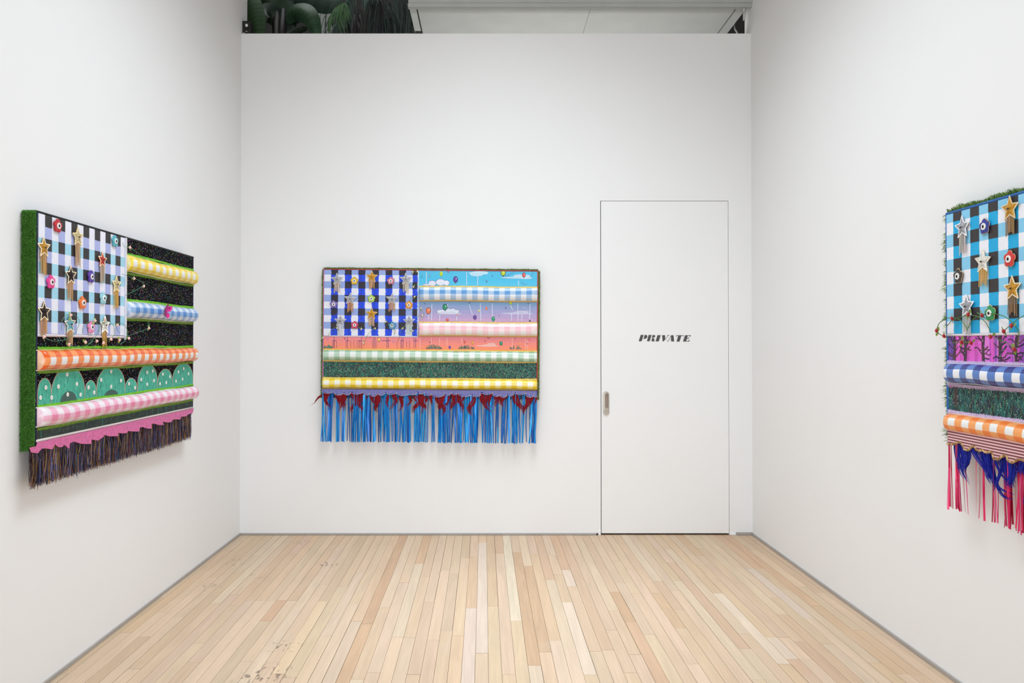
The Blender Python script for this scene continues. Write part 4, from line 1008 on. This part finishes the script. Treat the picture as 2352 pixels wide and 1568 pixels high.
F.crop(700, 600, 6.532)
for i, (x, y, kd, ty, tc) in enumerate([(490,270,'silver',465,(196,176,160)),(1010,235,'gold',405,(176,130,80)),(1520,268,'silver',455,(178,168,150)),(687,565,'silver',748,(176,120,70)),(1312,567,'silver',742,(170,120,80)),(1005,788,'gold',962,(170,130,100)),(537,895,'silver',1100,(186,190,206)),(1568,900,'silver',1100,(160,170,160))]):
    u, t = F.uv(x, y); t2 = F.uv(x, ty)[1]; star(F, u, t, 0.043, kd, t2-t-0.02, tc, 100+i, off=0.008)
for i, (x, y, c) in enumerate([(748,295,(228,186,50)),(1294,295,(206,126,150)),(1003,560,(172,206,92)),(438,645,(136,116,178)),(1565,657,(230,156,52)),(752,957,(206,62,102)),(1313,965,(84,148,186))]):
    u, t = F.uv(x, y); flower(F, u, t, 0.0275, c, 120+i, rim=mixc(c, (80, 60, 40), 0.35), off=0.008)
vine(F, [[(345,1115),(400,1030),(470,985),(500,970)],[(800,985),(850,1010),(870,1005)],[(880,1240),(960,1080),(1050,1005)],[(1400,1200),(1440,1050),(1500,970)],[(1215,890),(1260,930),(1330,960)],[(1550,330),(1600,350),(1640,385)],[(1560,600),(1600,545),(1660,525)],[(1640,855),(1700,822),(1790,790),(1740,700)],[(1595,180),(1630,150),(1690,155)]],
     [(485,1000),(850,1015),(1055,1005),(1470,1005),(1215,905),(1622,160),(1690,150),(1632,385),(1648,530),(1745,705),(1765,810),(1615,1040),(1350,1060),(275,1140),(880,1225)], 0.0013, (128, 150, 60), (240, 206, 190), 5, w=0.014, budr=0.006)

# ================= hanging with the starry black cloth
F = hang('decorated_flag', 85, 484, (0, 0, math.pi/2), 'flag-like hanging with starry black cloth, teal mounds and dark tinsel fringe')
panel(F, (16, 20, 46))
turf(F, 'L', 0.010, 420000, 22, [(76, 136, 44), (94, 152, 54), (60, 114, 36), (108, 164, 66)])
cord_edge(F, [(0.002, 0, 0.002, 0.89), (W-0.002, 0, W-0.002, 0.88)], 0.0035, (26, 32, 62))
cord_edge(F, [(0, 0.003, W, 0.003)], 0.005, (22, 24, 26))
L1, L2, L8 = (30, 460, 4.611), (30, 770, 4.48), (270, 540, 6.03)
F.crop(*L8)
yel = (F.uv(100, 288)[1]*0.5+F.uv(1045, 492)[1]*0.5, F.uv(100, 500)[1]*0.5+F.uv(1045, 682)[1]*0.5)
blu = (F.uv(100, 925)[1]*0.5+F.uv(1045, 1012)[1]*0.5, F.uv(100, 1150)[1]*0.5+F.uv(1045, 1195)[1]*0.5)
uc1 = F.uv(100, 600)[0]
F.crop(*L2)
orn = (F.uv(250, 152)[1]*0.5+F.uv(1850, 128)[1]*0.5, F.uv(250, 352)[1]*0.5+F.uv(1850, 268)[1]*0.5)
pnk = (F.uv(250, 742)[1]*0.5+F.uv(1850, 524)[1]*0.5, F.uv(250, 935)[1]*0.5+F.uv(1850, 655)[1]*0.5)
tpip = F.uv(240, 1078)[1]*0.5+F.uv(1850, 740)[1]*0.5
tc1 = F.crop(*L1).uv(300, 1410)[1]
mb = MB(); mb.box(tuple(pt(0.003, pnk[0]+0.01, WF-0.002)), tuple(pt(W-0.003, 0.004, WF+0.0005)), (0, 0, 0))
o = mb.build('starry_cloth', M['starry'], F.root); o['label'] = 'black cloth with tiny coloured glitter dots'
g = MB(); rr = random.Random(12)
rect(g, 0.003, pnk[1]-0.01, W-0.003, tpip, WF+0.0006, (30, 48, 44))
strokes(g, 0.005, W-0.005, pnk[1], tpip, 900, [(40, 74, 64), (60, 96, 84), (30, 60, 52), (100, 120, 100)], 0.014, rr, WF+0.0009, 0.0016)
for i in range(26):
    u = rr.uniform(.01, W-.01); line(g, [(u, pnk[1]), (u, tpip-rr.uniform(0, .02))], 0.004, WF+0.0014, (50, 130, 116))
o = g.build('grass_painting', M['paint'], F.root); o['label'] = 'dark green painted grass stripe'
canton(F, 0.004, uc1-0.012, 0.008, tc1, {'first': 0.0405, 'w': 0.0462}, {'first': (tc1-0.008)/10+1e-5, 'h': (tc1-0.008)/10+1e-5}, (162, 214, 234), (46, 42, 42), (236, 236, 246), (172, 180, 228), 18, 0.0006)
cord_edge(F, [(0.004, tc1+0.006, uc1-0.004, tc1+0.008)], 0.007, (226, 216, 224), 'field_binding')
mb = MB()
mb.tube([pt(uc1-0.006, 0.006+(tc1+0.02-0.006)*k/10, WF+0.006) for k in range(11)], 0.006, (214, 216, 232), 6)
n = 90
for k in range(n): mb.octa(tuple(pt(uc1+0.001, 0.01+(tc1+0.01)*k/n, WF+0.008)), 0.0034, (240, 230, 190))
mb.build('pearl_binding', M['cord'], F.root)
GT_ = (112, 190, 30); G_SHADE = (110, 150, 40)  # second green: lower braids, shade under the rolls put into the colour
wy = 0.0402
Wh = (238, 236, 236)
u4 = F.crop(*L8).uv(228, 420)[0]
roll(F, uc1+0.002, W+0.002, yel[0], yel[1], 0.036, [Wh, (246, 222, 86), (240, 198, 6)], u4-wy, wy, [(0.27, True), (0.72, False), (1.0, True)], 71, over=0.02, label='yellow gingham roll')
u5 = F.uv(250, 1080)[0]
roll(F, uc1+0.002, W+0.002, blu[0], blu[1], 0.038, [(214, 222, 238), (146, 182, 222), (70, 136, 204)], u5, wy, [(0.34, False), (0.68, True), (1.0, False)], 72, over=0.02, label='blue gingham roll')
u6 = F.crop(*L2).uv(400, 250)[0]
roll(F, 0.002, W+0.002, orn[0], orn[1], 0.040, [Wh, (248, 148, 80), (236, 94, 8)], u6-wy, wy, [(0.36, True), (0.76, False), (1.0, True)], 73, over=0.006, label='orange gingham roll', pipe=(240, 214, 180))
u7 = F.uv(420, 800)[0]
roll(F, 0.002, W+0.002, pnk[0], pnk[1], 0.040, [(238, 228, 232), (242, 180, 202), (236, 134, 168)], u7, wy, [(0.42, False), (0.74, True), (1.0, False)], 74, over=0.006, label='pink gingham roll')
for (a, b), x0 in ((yel, uc1), (blu, uc1), (orn, 0.003), (pnk, 0.003)):
    braid(F, x0, W, a-0.0025, 0.011, -1, GT_, 75, 0.0075); braid(F, x0, W, b+0.0025, 0.012, 1, G_SHADE, 76, 0.0075)
# mounds
F.crop(*L2); rr = random.Random(14)
base = pnk[0]-0.005; topl = orn[1]+0.004
mounds = [(245,385,440,310,560),(385,730,325,550,600),(730,850,462,785,590),(850,1145,315,1000,560),(1145,1270,440,1205,540),(1275,1480,296,1375,520),(1480,1635,345,1550,500),(1635,1850,284,1740,490)]
for i, (x0, x1, yt, xt, ym) in enumerate(mounds):
    ua, ub = F.uv(x0, ym)[0], F.uv(x1, ym)[0]; tt = F.uv(xt, yt)[1]; ua = max(ua, 0.004); ub = min(ub, W-0.004)
    um, hw = (ua+ub)/2, (ub-ua)/2; ts = min(base-0.004, tt+min(hw*1.35, (base-tt)*0.8)); P = []
    for k in range(19):
        a = math.pi*k/18; P.append((um-hw*math.cos(a), max(topl, ts-(ts-tt)*math.sin(a)**0.85)))
    P2 = [(ua, base)]+P+[(ub, base)]
    mb = MB(); mb.prism(P2, lambda p: pt(p[0], p[1], WF+0.0030), lambda p: pt(p[0], p[1], WF+0.0005), (72, 184, 156), (60, 140, 120))
    for q in range(int(5200*hw)):
        u = rr.uniform(ua+0.003, ub-0.003); top = max(topl, ts-(ts-tt)*max(0.0, 1-((u-um)/hw)**2)**0.43)+0.004
        t0 = rr.uniform(top, base); t1_ = min(base, t0+rr.uniform(0.008, 0.024))
        line(mb, [(u, t0), (u+rr.uniform(-.001, .001), t1_)], rr.uniform(0.0010, 0.0022), WF+0.0032, jit(rr.choice([(60, 172, 146), (88, 200, 172), (54, 156, 132), (112, 212, 188), (74, 180, 150)]), 6, rr))
    if i in (1, 3):
        n = 14; mb.add([pt(um-hw*0.5*math.cos(math.pi*k/n), base-0.001-(0.045 if i == 1 else 0.03)*math.sin(math.pi*k/n), WF+0.0036) for k in range(n+1)], [tuple(range(n+1))[::-1]], (58, 92, 82))
    m_ = mb.build('mound', M['paint'], F.root)
    mb = MB(); mb.tube([pt(p[0], p[1], WF+0.003) for p in P2], 0.0014, (200, 160, 140), 4); mb.build('outline_cord', M['cord'], m_)
dz = MB(); 
for k in range(8):
    a = 2*math.pi*k/8; dz.ball((0.0062*math.cos(a), 0, 0.0062*math.sin(a)), 0.0032, (240, 240, 234), (1, .5, 1), 6, 4)
dz.ball((0, -0.001, 0), 0.0036, (226, 210, 190), (1, .6, 1), 6, 4); dme = None
for x, y in [(325,537),(270,640),(385,640),(545,402),(455,527),(645,500),(550,608),(683,610),(765,535),(823,587),(998,372),(895,458),(1100,465),(998,528),(1183,498),(1245,540),(1370,380),(1428,365),(1308,455),(1440,465),(1370,503),(1532,398),(1605,425),(1503,498),(1567,485),(1693,375),(1747,342),(1797,395),(1735,450),(1668,470)]:
    u, t = F.uv(x, y); p = pt(u, t, WF+0.005)
    if dme is None: q = dz.build('daisy', M['felt'], F.root, loc=p); dme = q.data
    else: q = put('daisy', dme, F.root, p)
    q.rotation_euler = (0, rr.uniform(0, 1), 0)
# white piping and pink border
cord_edge(F, [(0.0, tpip+0.002, W, tpip+0.002)], 0.006, (238, 228, 222), 'white_piping')
low = [(170,1155),(190,1205),(250,1212),(290,1165),(330,1162),(402,1172),(425,1120),(470,1150),(508,1146),(520,1122),(575,1165),(582,1108),(620,1092),(700,1115),(805,1117),(802,1072),(870,1080),(925,1045),(935,1022),(990,1038),(1080,1036),(1076,1002),(1120,1008),(1170,1004),(1176,984),(1240,988),(1296,988),(1300,950),(1332,942),(1380,958),(1424,958),(1420,914),(1440,906),(1500,922),(1548,922),(1536,888),(1590,896),(1625,892),(1640,868),(1662,863),(1715,865),(1730,832),(1756,836),(1782,830),(1800,812),(1845,800)]
P = [F.uv(x, y, WF+0.008) for x, y in low]
poly = [(W-0.004, tpip+0.006), (0.0, tpip+0.006), (-0.01, tpip+0.02)]+P
mb = MB(); mb.prism(poly, lambda p: pt(p[0], p[1], WF+0.010), lambda p: pt(p[0], p[1], WF+0.007), (222, 112, 168))
o = mb.build('scalloped_border', M['glitpink'], F.root); o['label'] = 'pink glitter border with a leafy scalloped edge'
o = fringe(F, 'tinsel_fringe', 0.905, 1.045, 5200, [(40, 36, 46), (60, 54, 84), (160, 118, 56), (40, 54, 104), (112, 48, 60), (72, 62, 52), (30, 28, 34), (30, 28, 34), (190, 148, 72), (84, 98, 160), (130, 96, 110)], 77, 0.0010, 0.0020, M['foil'], sway=0.010, dev=0.008, off=0.045, u0=-0.012, u1=W-0.008, segs=3)
o['label'] = 'dense dark iridescent tinsel fringe'
F.crop(*L1)
for i, (x, y, kd, ty, tc) in enumerate([(318,500,'gold',765,(196,146,80)),(678,388,'champagne',680,(206,164,122)),(938,632,'red',862,(206,184,160)),(603,795,'black',1040,(206,158,104)),(1088,892,'champagne',1132,(214,166,66)),(320,1180,'black',1412,(210,160,114)),(595,1312,'teal',1530,(208,164,120)),(965,1322,'white',1540,(214,168,74))]):
    u, t = F.uv(x, y, WF+0.008); t2 = F.uv(x, ty, WF+0.008)[1]; star(F, u, t, 0.040 if kd != 'red' else 0.036, kd, t2-t-0.017, tc, 200+i, off=0.008)
for i, (x, y, c, wc) in enumerate([(468,270,(190,24,40),(240,236,230)),(395,865,(226,52,142),(244,226,226)),(822,808,(84,44,156),(236,230,230)),(1075,432,(84,170,186),(230,236,236)),(730,1085,(232,116,34),(240,232,226)),(950,1036,(150,206,214),(240,244,244)),(822,1342,(236,140,184),(244,232,236))]):
    u, t = F.uv(x, y, WF+0.008); flower(F, u, t, 0.0285, c, 220+i, off=0.008, white=wc)
vine(F, [[(1160,445),(1180,490),(1240,505),(1300,540),(1360,590),(1400,650),(1370,700),(1325,750)],[(1155,780),(1210,800),(1280,825),(1340,850),(1385,885),(1340,930),(1270,965),(1190,1005)],[(1425,1290),(1437,1350),(1330,1392),(1250,1425),(1190,1440)],
         [(515,1380),(515,1290),(550,1225),(605,1205),(660,1215),(700,1270),(690,1340),(650,1410),(560,1470),(430,1490),(330,1450)],[(735,1410),(740,1350),(780,1300),(840,1280),(890,1300),(905,1360),(880,1430),(830,1490),(780,1540)],[(910,1410),(920,1340),(960,1295),(1020,1285),(1065,1330),(1075,1390),(1060,1440),(1000,1480)],[(1090,1330),(1105,1370),(1130,1405)],[(1090,1310),(1150,1300),(1200,1350),(1215,1410),(1190,1480),(1130,1530)],[(530,1440),(580,1510),(640,1550),(760,1545),(850,1490)],[(1225,1180),(1268,1170),(1320,1195)]],
     [(1237,498),(1410,660),(1280,828),(1383,910),(1268,1170),(1437,1352),(1225,1460),(325,1445),(608,1215),(590,1525),(865,1275),(765,1500),(885,1490),(955,1508),(1037,1470),(1103,1322),(970,1265),(1125,1480)], 0.0010, (84, 146, 112), (246, 198, 190), 6, w=0.016, budr=0.0070, leafc=(150, 190, 70))
# butterfly on the blue roll
u, t = F.crop(*L8).uv(655, 1060, WF+0.045); bf = empty('butterfly', pt(u, t, WF+0.041)); bf.parent = F.root; bf['label'] = 'magenta butterfly clipped to the blue roll'; bf.scale = (0.62, 0.9, 0.95); bf.rotation_euler = (0, 0.25, 0)
for s_ in (-1, 1):
    mb = MB(); up = [(0, 0.004), (s_*0.012, 0.03), (s_*0.034, 0.04), (s_*0.04, 0.026), (s_*0.03, 0.008), (s_*0.012, 0.0)]; dn = [(0, 0.0), (s_*0.024, -0.004), (s_*0.030, -0.018), (s_*0.022, -0.034), (s_*0.010, -0.026)]
    for P_ in (up, dn): mb.prism(P_, lambda p: (p[0], -0.003-abs(p[0])*0.8, p[1]), lambda p: (p[0], -0.0015-abs(p[0])*0.8, p[1]), (214, 36, 140), (90, 20, 60))
    mb.ball((s_*0.022, -0.022, 0.024), 0.004, (60, 16, 40)); mb.build('wing', M['felt'], bf, recalc=True)
mb = MB(); mb.tube([(0, -0.003, 0.022), (0, -0.006, 0.005), (0, -0.004, -0.022)], [0.003, 0.0045, 0.0015], (60, 30, 40), 6); mb.build('body', M['felt'], bf)
mb = MB(); mb.ball((0, -0.006, 0.028), 0.0048, (220, 190, 200)); mb.build('head', M['bead'], bf, smooth=True)

# ================= hanging cut by the picture edge
F = hang('decorated_flag', 2174.4, 490, (0, 0, -math.pi/2), 'flag-like hanging with sky blue check, hot pink foil fringe and red rosebuds')
panel(F, (30, 60, 120))
turf(F, 'LRT', 0.024, 95000, 23, [(110, 146, 62), (88, 128, 52), (128, 156, 80), (72, 112, 46)], 0.35, fat=1.5)
cord_edge(F, [(0.002, 0, 0.002, 0.87), (W-0.002, 0, W-0.002, 0.87), (0, 0.003, W, 0.003)], 0.006, (38, 100, 168))
R7, R8 = (2140, 420, 3.92), (2140, 800, 3.41)
F.crop(*R8)
bl = (F.uv(125, 118)[1]*0.5+F.uv(715, 140)[1]*0.5, F.uv(125, 262)[1]*0.5+F.uv(715, 318)[1]*0.5)
og = (F.uv(125, 502)[1]*0.5+F.uv(715, 586)[1]*0.5, F.uv(125, 634)[1]*0.5+F.uv(715, 746)[1]*0.5)
tsc = og[1]-0.006
tc1 = F.crop(*R7).uv(400, 1352)[1]; uc1 = 0.70
rr = random.Random(31)
g = MB(); rect(g, 0.004, tc1-0.01, W-0.004, bl[0]+0.01, WF+0.0006, (214, 84, 190))
rect(g, uc1-0.02, 0.006, W-0.004, tc1, WF+0.0006, (150, 80, 190))
for i in range(60):
    u = rr.uniform(0.006, W-0.006); c = rr.choice([(232, 96, 206), (196, 78, 196), (150, 70, 180), (226, 120, 214)] if u > 0.06 else [(120, 70, 170), (150, 70, 180), (96, 60, 150)])
    line(g, [(u, tc1), (u, bl[0])], rr.uniform(0.012, 0.034), WF+0.0009+rr.uniform(0, .0002), c)
def tree(u, t, wv):
    line(g, [(u, t), (u+rr.uniform(-.004, .004), t-0.06), (u+rr.uniform(-.006, .006), tc1)], wv, WF+0.0014, (70, 40, 60))
    for k in range(9):
        s_ = rr.choice([-1, 1]); t0 = t-rr.uniform(.01, .09); p = [(u, t0)]
        for q in range(3): p.append((p[-1][0]+s_*rr.uniform(.006, .02), max(tc1+.003, p[-1][1]-rr.uniform(-.006, .016))))
        line(g, p, wv*rr.uniform(.18, .4), WF+0.0016, rr.choice([(64, 36, 56), (90, 60, 60), (44, 30, 60)]))
u = 0.045
while u < W-0.05: tree(u, bl[0]-0.004, rr.uniform(.012, .022)); u += rr.uniform(.06, .11)
for i in range(420): disc(g, rr.uniform(.006, W-.006), rr.uniform(tc1+.003, bl[0]-.006), 0.0016, 0.0016, WF+0.0019, rr.choice([(236, 220, 240), (250, 190, 230), (180, 200, 240)]), 5)
for i in range(34):
    u = rr.uniform(uc1+.01, W-.02); line(g, [(u, 0.008), (u, tc1)], rr.uniform(0.012, 0.04), WF+0.0009, rr.choice([(120, 80, 190), (160, 84, 196), (190, 84, 196), (110, 90, 190)]))
for i in range(500): disc(g, rr.uniform(uc1+.006, W-.006), rr.uniform(.01, tc1), 0.0017, 0.0017, WF+0.0019, rr.choice([(236, 220, 240), (250, 190, 230), (180, 200, 240)]), 5)
o = g.build('forest_painting', M['paint'], F.root); o['label'] = 'painted magenta wood with dark branching trees'
g = MB(); rect(g, 0.004, bl[1]-0.01, W-0.004, og[0]+0.01, WF+0.0006, (16, 36, 40))
strokes(g, 0.006, W-0.006, bl[1], og[0], 2600, [(20, 96, 92), (30, 120, 110), (24, 70, 76), (50, 40, 60)], 0.03, rr, WF+0.0009, 0.0032, 0.35)
strokes(g, 0.006, W-0.006, bl[1], og[0], 900, [(90, 150, 110), (130, 150, 100), (60, 130, 120)], 0.022, rr, WF+0.0013, 0.0012, 0.45)
for i in range(330): disc(g, rr.uniform(.006, W-.006), rr.uniform(bl[1]+.006, og[0]-.006), 0.0016, 0.0016, WF+0.0018, rr.choice([(236, 230, 236), (200, 220, 220), (240, 200, 220)]), 5)
for x in (0.05, 0.058): line(g, [(x, bl[1]), (x+0.002, og[0]-0.03)], 0.012, WF+0.0015, (62, 40, 44))
rect(g, 0.008, bl[1], 0.036, bl[1]+0.02, WF+0.0014, (190, 80, 160))
o = g.build('grass_painting', M['paint'], F.root); o['label'] = 'dark teal painted grass stripe with white dots'
F.crop(*R7)
c0 = F.uv(205, 300)[0]-0.006; cwid = (F.uv(522, 400)[0]-F.uv(205, 400)[0])/4
canton(F, 0.006, uc1-0.012, 0.008, tc1, {'first': c0, 'w': cwid}, {'first': 0.034, 'h': (tc1-0.042)/9+1e-5}, (134, 202, 234), (48, 42, 44), (238, 238, 244), (10, 168, 220), 28, 0.0008)
cord_edge(F, [(0.004, tc1+0.005, uc1, tc1+0.005)], 0.006, (232, 226, 230), 'field_binding')
cord_edge(F, [(uc1-0.006, 0.006, uc1-0.006, tc1+0.005)], 0.006, (214, 226, 236), 'field_binding')
LV = (206, 186, 220); wr = (F.crop(*R8).uv(342, 190)[0]-F.uv(134, 190)[0])/4
roll(F, 0.016, W-0.004, bl[0], bl[1], 0.036, [(238, 238, 242), (84, 124, 192), (10, 44, 128)], F.uv(134, 190)[0]-wr, wr, [(0.28, True), (0.72, False), (1.0, True)], 81, over=0.022, label='navy blue gingham roll', pipe=(216, 210, 220))
wo = (F.uv(415, 600)[0]-F.uv(200, 580)[0])/4
roll(F, 0.016, W-0.004, og[0], og[1], 0.036, [(238, 238, 236), (248, 164, 92), (244, 124, 30)], F.uv(200, 580)[0]-wo, wo, [(0.2, True), (0.62, False), (1.0, True)], 82, over=0.022, label='orange gingham roll', pipe=(226, 214, 216))
roll(F, uc1+0.002, W+0.002, 0.10, 0.174, 0.036, [(238, 238, 236), (244, 190, 210), (238, 140, 180)], uc1, 0.04, [(0.3, True), (0.7, False), (1.0, True)], 83, over=0.02, label='pink gingham roll', pipe=(226, 214, 216))
roll(F, uc1+0.002, W+0.002, 0.318, 0.396, 0.036, [(238, 238, 236), (180, 214, 170), (120, 180, 110)], uc1, 0.04, [(0.3, True), (0.7, False), (1.0, True)], 84, over=0.02, label='green gingham roll', pipe=(226, 214, 216))
for (a, b), x0 in ((bl, 0.003), (og, 0.003), ((0.10, 0.174), uc1), ((0.318, 0.396), uc1)):
    braid(F, x0, W, a-0.002, 0.012, -1, LV, 85, 0.009); 
    if b < og[1]-0.01: braid(F, x0, W, b+0.002, 0.014, 1, (186, 162, 190), 86, 0.009)
# striped scalloped border
low = []; u = 0.0; rr = random.Random(33); F.crop(*R8)
pts = [(125,745),(150,752),(180,748),(200,738),(232,738),(245,760),(258,790),(285,798),(302,780),(318,765),(338,768),(352,795),(380,802),(398,795),(420,812),(445,815),(470,805),(482,840),(490,868),(520,868),(545,850),(575,835),(592,845),(600,880),(630,895),(655,880),(675,868),(700,872),(722,880)]
low = [F.uv(x, y, WF+0.022) for x, y in pts]
per = low[-1][0]-low[3][0]; seq = low[3:]
while low[-1][0] < W-0.01:
    du = low[-1][0]-seq[0][0]; nxt = [(a+du, b) for a, b in seq[1:]]
    low += [p for p in nxt if p[0] <= W]
    if nxt[-1][0] > W: break
    seq = [(a+du, b) for a, b in seq]
poly = [(low[-1][0], tsc), (low[0][0], tsc)]+low
mb = MB(); mb.prism(poly, lambda p: pt(p[0], p[1], WF+0.022), lambda p: pt(p[0], p[1], WF+0.019), (238, 198, 200))
sb = mb.build('scalloped_border', M['felt'], F.root); sb['label'] = 'pink and maroon striped scalloped border'
mb = MB(); lu = [p[0] for p in low]
def lowt2(u):
    i = min(len(low)-2, max(0, bisect.bisect(lu, u)-1)); a, b = low[i], low[i+1]; f = (u-a[0])/max(1e-6, b[0]-a[0]); return a[1]+(b[1]-a[1])*min(1, max(0, f))
t = tsc+0.006
while t < tsc+0.09:
    n = 300; run = None
    for k in range(n+1):
        u = low[0][0]+(low[-1][0]-low[0][0])*k/n; ins = lowt2(u) > t+0.003
        if ins and run is None: run = u
        if (not ins or k == n) and run is not None:
            if u-run > 0.002: rect(mb, run, t, u, t+0.0052, WF+0.0224, (120, 36, 52))
            run = None
    t += 0.0105
mb.build('stripes', M['felt'], sb)
mb = MB(); mb.tube([pt(p[0], p[1], WF+0.021) for p in low], 0.0042, (188, 150, 104), 6)
for k in range(0, len(low)-1):
    for q in range(3):
        f = q/3; a, b = low[k], low[k+1]; mb.octa(tuple(pt(a[0]+(b[0]-a[0])*f, a[1]+(b[1]-a[1])*f, WF+0.024)), 0.0048, rr.choice([(206, 170, 120), (150, 112, 70)]))
mb.build('braid_edge', M['cord'], sb)
o = fringe(F, 'foil_fringe', 0.87, 1.165, 330, [(222, 30, 96), (206, 22, 84), (236, 60, 120), (176, 16, 60), (226, 70, 130)], 87, 0.003, 0.0075, M['foil'],
       gaps=((0.105, 0.15), (0.15, 0.20), (0.235, 0.27), (0.30, 0.33), (0.385, 0.41), (0.5, 0.56), (0.7, 0.76), (0.9, 0.95), (1.1, 1.18), (1.3, 1.36)), sway=0.011, dev=0.006, off=0.064, u0=0.026)
o['label'] = 'hanging fringe of hot pink foil strips'
BLU = (14, 26, 140)
for i, (p, wv) in enumerate([([(200,760),(215,860),(240,960),(285,1040)],0.05),([(240,780),(270,880),(250,960),(300,1070)],0.04),([(330,780),(400,860),(440,960),(480,1060),(470,1120)],0.05),([(420,820),(440,930),(470,1020),(485,1090)],0.035),([(460,830),(470,950),(510,1080),(570,1160),(650,1180)],0.022),([(520,880),(570,980),(620,1040),(655,1090)],0.05),([(600,900),(610,980),(600,1060),(650,1080)],0.05),([(660,890),(640,980),(650,1060)],0.045),([(540,1000),(510,1060),(560,1110),(640,1150)],0.010),([(720,880),(700,950),(690,1010)],0.03),
        ([(300,800),(290,880),(255,950)],0.02),([(560,900),(530,980),(500,1040)],0.014)]):
    feather(F, p, wv, BLU, 300+i)
rr = random.Random(37); u = 0.48
while u < W-0.04:
    d = rr.choice([-1, 1]); feather(F, [(u, 0.88), (u+d*0.015, 0.94), (u+d*0.005, 1.0), (u+d*0.04, 1.05+rr.uniform(-.02, .02))], rr.uniform(.03, .05), BLU, 330+int(u*100), raw=True); u += rr.uniform(.05, .13)
F.crop(*R7)
for i, (x, y, kd, ty, tc) in enumerate([(283,400,'silver',620,(178,170,166)),(712,232,'gold',450,(160,120,76)),(468,708,'white',915,(208,160,72)),(735,950,'gold',1175,(150,112,76)),(323,1112,'silver',1345,(206,206,210))]):
    u, t = F.uv(x, y, WF+0.008); t2 = F.uv(x, ty, WF+0.008)[1]; star(F, u, t, 0.044, kd, t2-t-0.02, tc, 400+i, off=0.008)
for i, (u, t, kd) in enumerate([(0.50, 0.22, 'silver'), (0.62, 0.09, 'white'), (0.62, 0.33, 'gold')]): star(F, u, t, 0.044, kd, 0.05, (190, 160, 110), 420+i, off=0.008)
for i, (x, y, c) in enumerate([(482,392,(28,44,140)),(707,684,(206,38,36)),(245,840,(44,30,26)),(533,1172,(22,140,72))]):
    u, t = F.uv(x, y, WF+0.008); flower(F, u, t, 0.0295, c, 430+i, rim=(214, 180, 130), off=0.008)
for i, (u, t, c) in enumerate([(0.60, 0.21, (226, 150, 40)), (0.52, 0.40, (130, 70, 170))]): flower(F, u, t, 0.0295, c, 440+i, rim=(214, 180, 130), off=0.008)
vine(F, [[(320,1330),(300,1280),(240,1225),(150,1215),(80,1250),(48,1310),(70,1360),(130,1385)],[(130,1300),(180,1240),(260,1205),(335,1190),(420,1205),(490,1260),(530,1340)],[(325,1310),(370,1230),(450,1190),(540,1178),(640,1195),(730,1260),(785,1350),(775,1470)],[(640,1340),(720,1270),(800,1210),(860,1190),(930,1230)],[(560,1400),(680,1440),(745,1495)],[(410,1165),(445,1190),(480,1185)],[(180,1440),(270,1435),(355,1440)]],
     [(45,1330),(185,1220),(112,1378),(330,1185),(532,1385),(455,1192),(720,1285),(650,1335),(745,1497),(270,1435),(355,1440)], 0.0015, (78, 124, 50), (166, 14, 28), 7, w=0.018, budr=0.0085, leafc=(128, 150, 50))
